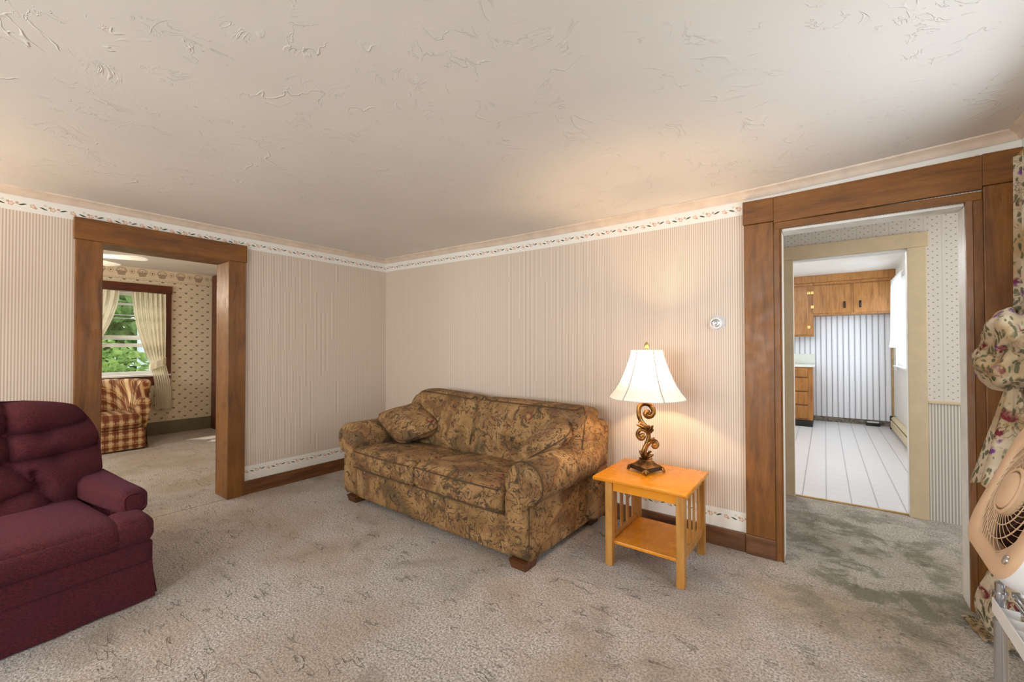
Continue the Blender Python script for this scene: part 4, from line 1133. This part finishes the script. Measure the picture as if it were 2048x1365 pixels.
# ------------------------------------------------------------------ floral curtain at the right window
t = thing('curtain', 'floral bishop-sleeve curtain with a puffed gather beside the right doorway', 'curtain', (4.66, -.32, 0))
def upper(u, v):
    z = 2.08-v*.68; y = -.20-.30*u*(1-.5*v**2)
    return (4.663-.022*math.sin(u*34)-.012*v+(.012 if u > .1 else 0), y-.03*v, z)
obj('upper_panel', grid(upper, 60, 20), 'floral_cloth', t)
def puff_mesh(PC, ra, rb, rc, seed):
    def puff(u, v):
        th = v*PI; ph = u*2*PI
        f = 1+.10*math.sin(ph*3+seed+2.2*math.sin(th*2))+.07*math.sin(ph*7+1.3*seed+th*3)+.055*math.sin(th*6+ph*2+seed)+.035*math.sin(ph*13+th*7)
        s_ = math.sin(th)**.7*f
        return (PC[0]+ra*s_*math.cos(ph), PC[1]+rb*s_*math.sin(ph), PC[2]+rc*math.cos(th)*(1+.08*math.sin(ph*2+seed))+.010*math.sin(ph*5+seed))
    bm = grid(puff, 96, 56, cu=True); bmesh.ops.remove_doubles(bm, verts=bm.verts, dist=1e-5); return bm
obj('puff', puff_mesh((4.622, -.30, 1.305), .092, .145, .108, 1.0), 'floral_cloth', t, angle=80)
obj('puff', puff_mesh((4.600, -.27, 1.185), .092, .13, .098, 3.4), 'floral_cloth', t, angle=80)
def tail(u, v):
    z = 1.10-v*.42; ph = u*2*PI
    f = 1+.16*math.sin(ph*5+1)+.07*math.sin(ph*9)
    rx = (.018+.080*v)*f; ry = (.03+.13*v)*f
    return (4.612-.018*v+rx*math.cos(ph), -.30+ry*math.sin(ph), z+.02*math.sin(ph*4)*v)
obj('tail', grid(tail, 84, 20, cu=True), 'floral_cloth', t, angle=80)
def lower(u, v):
    z = 1.08-v*.80; y = -.26-.36*u
    return (4.694-.016*math.sin(u*40)-.010*v, y, z)
obj('lower_panel', grid(lower, 60, 20), 'floral_cloth', t)
QC = Vector((4.60, -.27, .15))
def puddle(u, v):
    th = .05+v*(PI-.05); ph = u*2*PI
    f = 1+.10*math.sin(ph*4+1+th)+.06*math.sin(ph*9+th*4)
    s = math.sin(th)**.8*f*(.75+.25*v)
    z = QC.z+.148*math.cos(th)+(.06*(1-v)**3)
    return (QC.x+.098*s*math.cos(ph), QC.y+.14*s*math.sin(ph), max(.003, z))
obj('puddle', grid(puddle, 72, 36, cu=True), 'floral_cloth', t, angle=80)
def hem(u, v):
    return (4.485+.17*u+.03*v-.02*u*v, -.105-.19*v-.03*u+.0, .004+.010*abs(math.sin(u*9+v*6))+.012*u)
bm = grid(hem, 30, 24); ex = bmesh.ops.extrude_face_region(bm, geom=bm.faces[:]); bmesh.ops.translate(bm, vec=(0, 0, .003), verts=[q for q in ex['geom'] if isinstance(q, bmesh.types.BMVert)])
obj('trailing_hem', bm, 'floral_cloth', t)
o = obj('curtain_rod', tube([(4.665, -.12, 2.085), (4.665, -2.15, 2.085)], .010, 10), 'brass', loc=(4.665, -1.1, 2.085))
tag(o, 'brass rod carrying the floral curtain on the right wall', 'curtain rod')

# ------------------------------------------------------------------ box fan on a chrome cart
FC = Vector((4.330, -1.492, .932)); FN = Vector((-.937, .023, .348)).normalized(); FU = Vector((0, 0, 1)).cross(FN).normalized(); FV = FN.cross(FU)
FM = Matrix(((FU.x, FV.x, FN.x, FC.x), (FU.y, FV.y, FN.y, FC.y), (FU.z, FV.z, FN.z, FC.z), (0, 0, 0, 1)))
t = thing('table_fan', 'beige and white square fan tilted upward on the chrome cart', 'fan', FC)
def rsq(h, r, n=6, p=1.0):
    pts = []
    for cx, cy, a0 in ((h-r, h-r, 0), (-h+r, h-r, 90), (-h+r, -h+r, 180), (h-r, -h+r, 270)):
        for k in range(n+1):
            a = math.radians(a0+90*k/n); pts.append((cx+r*math.cos(a), cy+r*math.sin(a)))
    return pts
def loft_rings(rings, bm=None, cap0=False, cap1=False):
    bm = bm or bmesh.new(); R = [[bm.verts.new(q) for q in ring] for ring in rings]; n = len(R[0])
    for A, B in zip(R, R[1:]):
        for k in range(n): bm.faces.new((A[k], A[(k+1) % n], B[(k+1) % n], B[k]))
    if cap0: bm.faces.new(R[0][::-1])
    if cap1: bm.faces.new(R[-1])
    return bm
def fobj(name, bm, mat, par, **k):
    bmesh.ops.transform(bm, matrix=FM, verts=bm.verts); return obj(name, bm, mat, par, **k)
r3 = lambda h, r, z, n=9: [(x, y, z) for x, y in rsq(h, r, n)]
ci = lambda R, z, n=40: [(R*math.cos(math.radians(45/2*0)+2*PI*(k/n)), R*math.sin(2*PI*(k/n)), z) for k in range(n)]
fobj('housing', loft_rings([r3(.118, .06, -.112), r3(.150, .065, -.104), r3(.172, .075, -.080), r3(.179, .08, -.050), r3(.177, .08, -.022), r3(.170, .075, -.006)], cap0=True), 'white_plastic', t, angle=60)
cq = lambda R, z, n=40: [(R*x/math.hypot(x, y), R*y/math.hypot(x, y), z) for x, y, _ in r3(.16, .07, 0)]
fobj('bezel', loft_rings([r3(.171, .075, -.008), r3(.168, .074, -.001), r3(.163, .075, .002), cq(.151, .002), cq(.147, -.001), cq(.1455, -.014), cq(.1455, -.028)]), 'beige_plastic', t, angle=50)
fobj('rear_grille', loft_rings([ci(.145, -.09), ci(.145, -.028)], cap0=True), 'dark_brown', t)
gr = bmesh.new()
dome = lambda r_: -.004+.007*(1-(r_/.145)**2)
for R_ in (.080, .112, .142): tube([(R_*math.cos(2*PI*k/48), R_*math.sin(2*PI*k/48), dome(R_)) for k in range(48)], .0013, 6, gr, closed=True)
for k in range(36):
    a = 2*PI*k/36; pth = []
    for i in range(9):
        q = .050+.093*i/8; b = a+.75*(i/8); pth.append((q*math.cos(b), q*math.sin(b), dome(q)))
    tube(pth, .0008, 5, gr)
fobj('front_grille', gr, 'beige_plastic', t)
fobj('hub_ring', loft_rings([ci(.057, dome(.058)-.004), ci(.057, .010), ci(.053, .013), ci(.049, .012), ci(.049, .0)]), 'beige_plastic', t)
fobj('hub_cap', loft_rings([ci(.044, -.008), ci(.044, .012), ci(.040, .016), ci(.02, .019), ci(.001, .0195)]), 'beige_plastic', t)
fb = bmesh.new()
for k in range(5):
    a0 = 2*PI*k/5
    def fbf(u, v):
        q = .03+.105*u; b = a0+(v-.5)*1.0*(1-.25*u); return (q*math.cos(b), q*math.sin(b), -.055+.03*(v-.5))
    g_ = grid(fbf, 8, 6); ex = bmesh.ops.extrude_face_region(g_, geom=g_.faces[:]); bmesh.ops.translate(g_, vec=(0, 0, .003), verts=[q for q in ex['geom'] if isinstance(q, bmesh.types.BMVert)])
    merge(fb, g_)
fobj('fan_blades', fb, 'dark_brown', t)
bd = loft_rings([ci(.011, .0025, 20), ci(.0105, .005, 20), ci(.001, .0055, 20)]); bmesh.ops.translate(bd, vec=(.138, -.118, 0), verts=bd.verts)
fobj('badge', bd, 'silver', t)
for s_ in (-1, 1): fobj('foot', tube([Vector((s_*.10, -.170, -.05)), Vector((s_*.10, -.182, -.055)), Vector((s_*.10, -.184, -.09))], .006, 8), 'white_plastic', t)
t = thing('utility_cart', 'chrome tube cart carrying the fan near the right edge', 'cart', (4.44, -1.75, 0))
PX = [(4.294, -1.540), (4.294, -1.96), (4.60, -1.540), (4.60, -1.96)]
for x, y in PX:
    lg = obj('post', tube([(x, y, .45), (x, y, .738)], .0086, 16), 'chrome', t)
    obj('lower_post', tube([(x, y, 0), (x, y, .655)], .0108, 18), 'chrome', lg)
    for z in (.650, .712): obj('collar', tube([(x, y, z), (x, y, z+.006)], .0122, 16), 'chrome', lg)
for x in (4.294, 4.600):
    s_ = 1 if x < 4.4 else -1
    lo, hi = sorted((x-s_*.0090, x-s_*.0115))
    rl = obj('shelf_rail', rbox(lo, hi, -1.965, -1.535, .668, .702, .001), 'white_plastic', t, smooth=False)
    for k in range(9):
        y = -1.93+k*.045; a, b = sorted((x-s_*.0089, x+s_*.022))
        obj('rung', rbox(a, b, y-.001, y+.001, .672, .696, 0), 'white_plastic', rl, smooth=False)
    obj('top_bar', tube([(x+s_*.022, -1.95, .722), (x+s_*.022, -1.548, .722)], .0058, 12), 'chrome', t)
    obj('inner_rail', tube([(x+s_*.024, -1.96, .699), (x+s_*.024, -1.54, .699)], .0028, 8), 'chrome', t)
for y in (-1.548, -1.95):
    obj('cross_bar', tube([(4.31, y, .722), (4.585, y, .722)], .0058, 12), 'chrome', t)
    obj('cross_bar', tube([(4.30, y, .682), (4.595, y, .682)], .0058, 12), 'chrome', t)
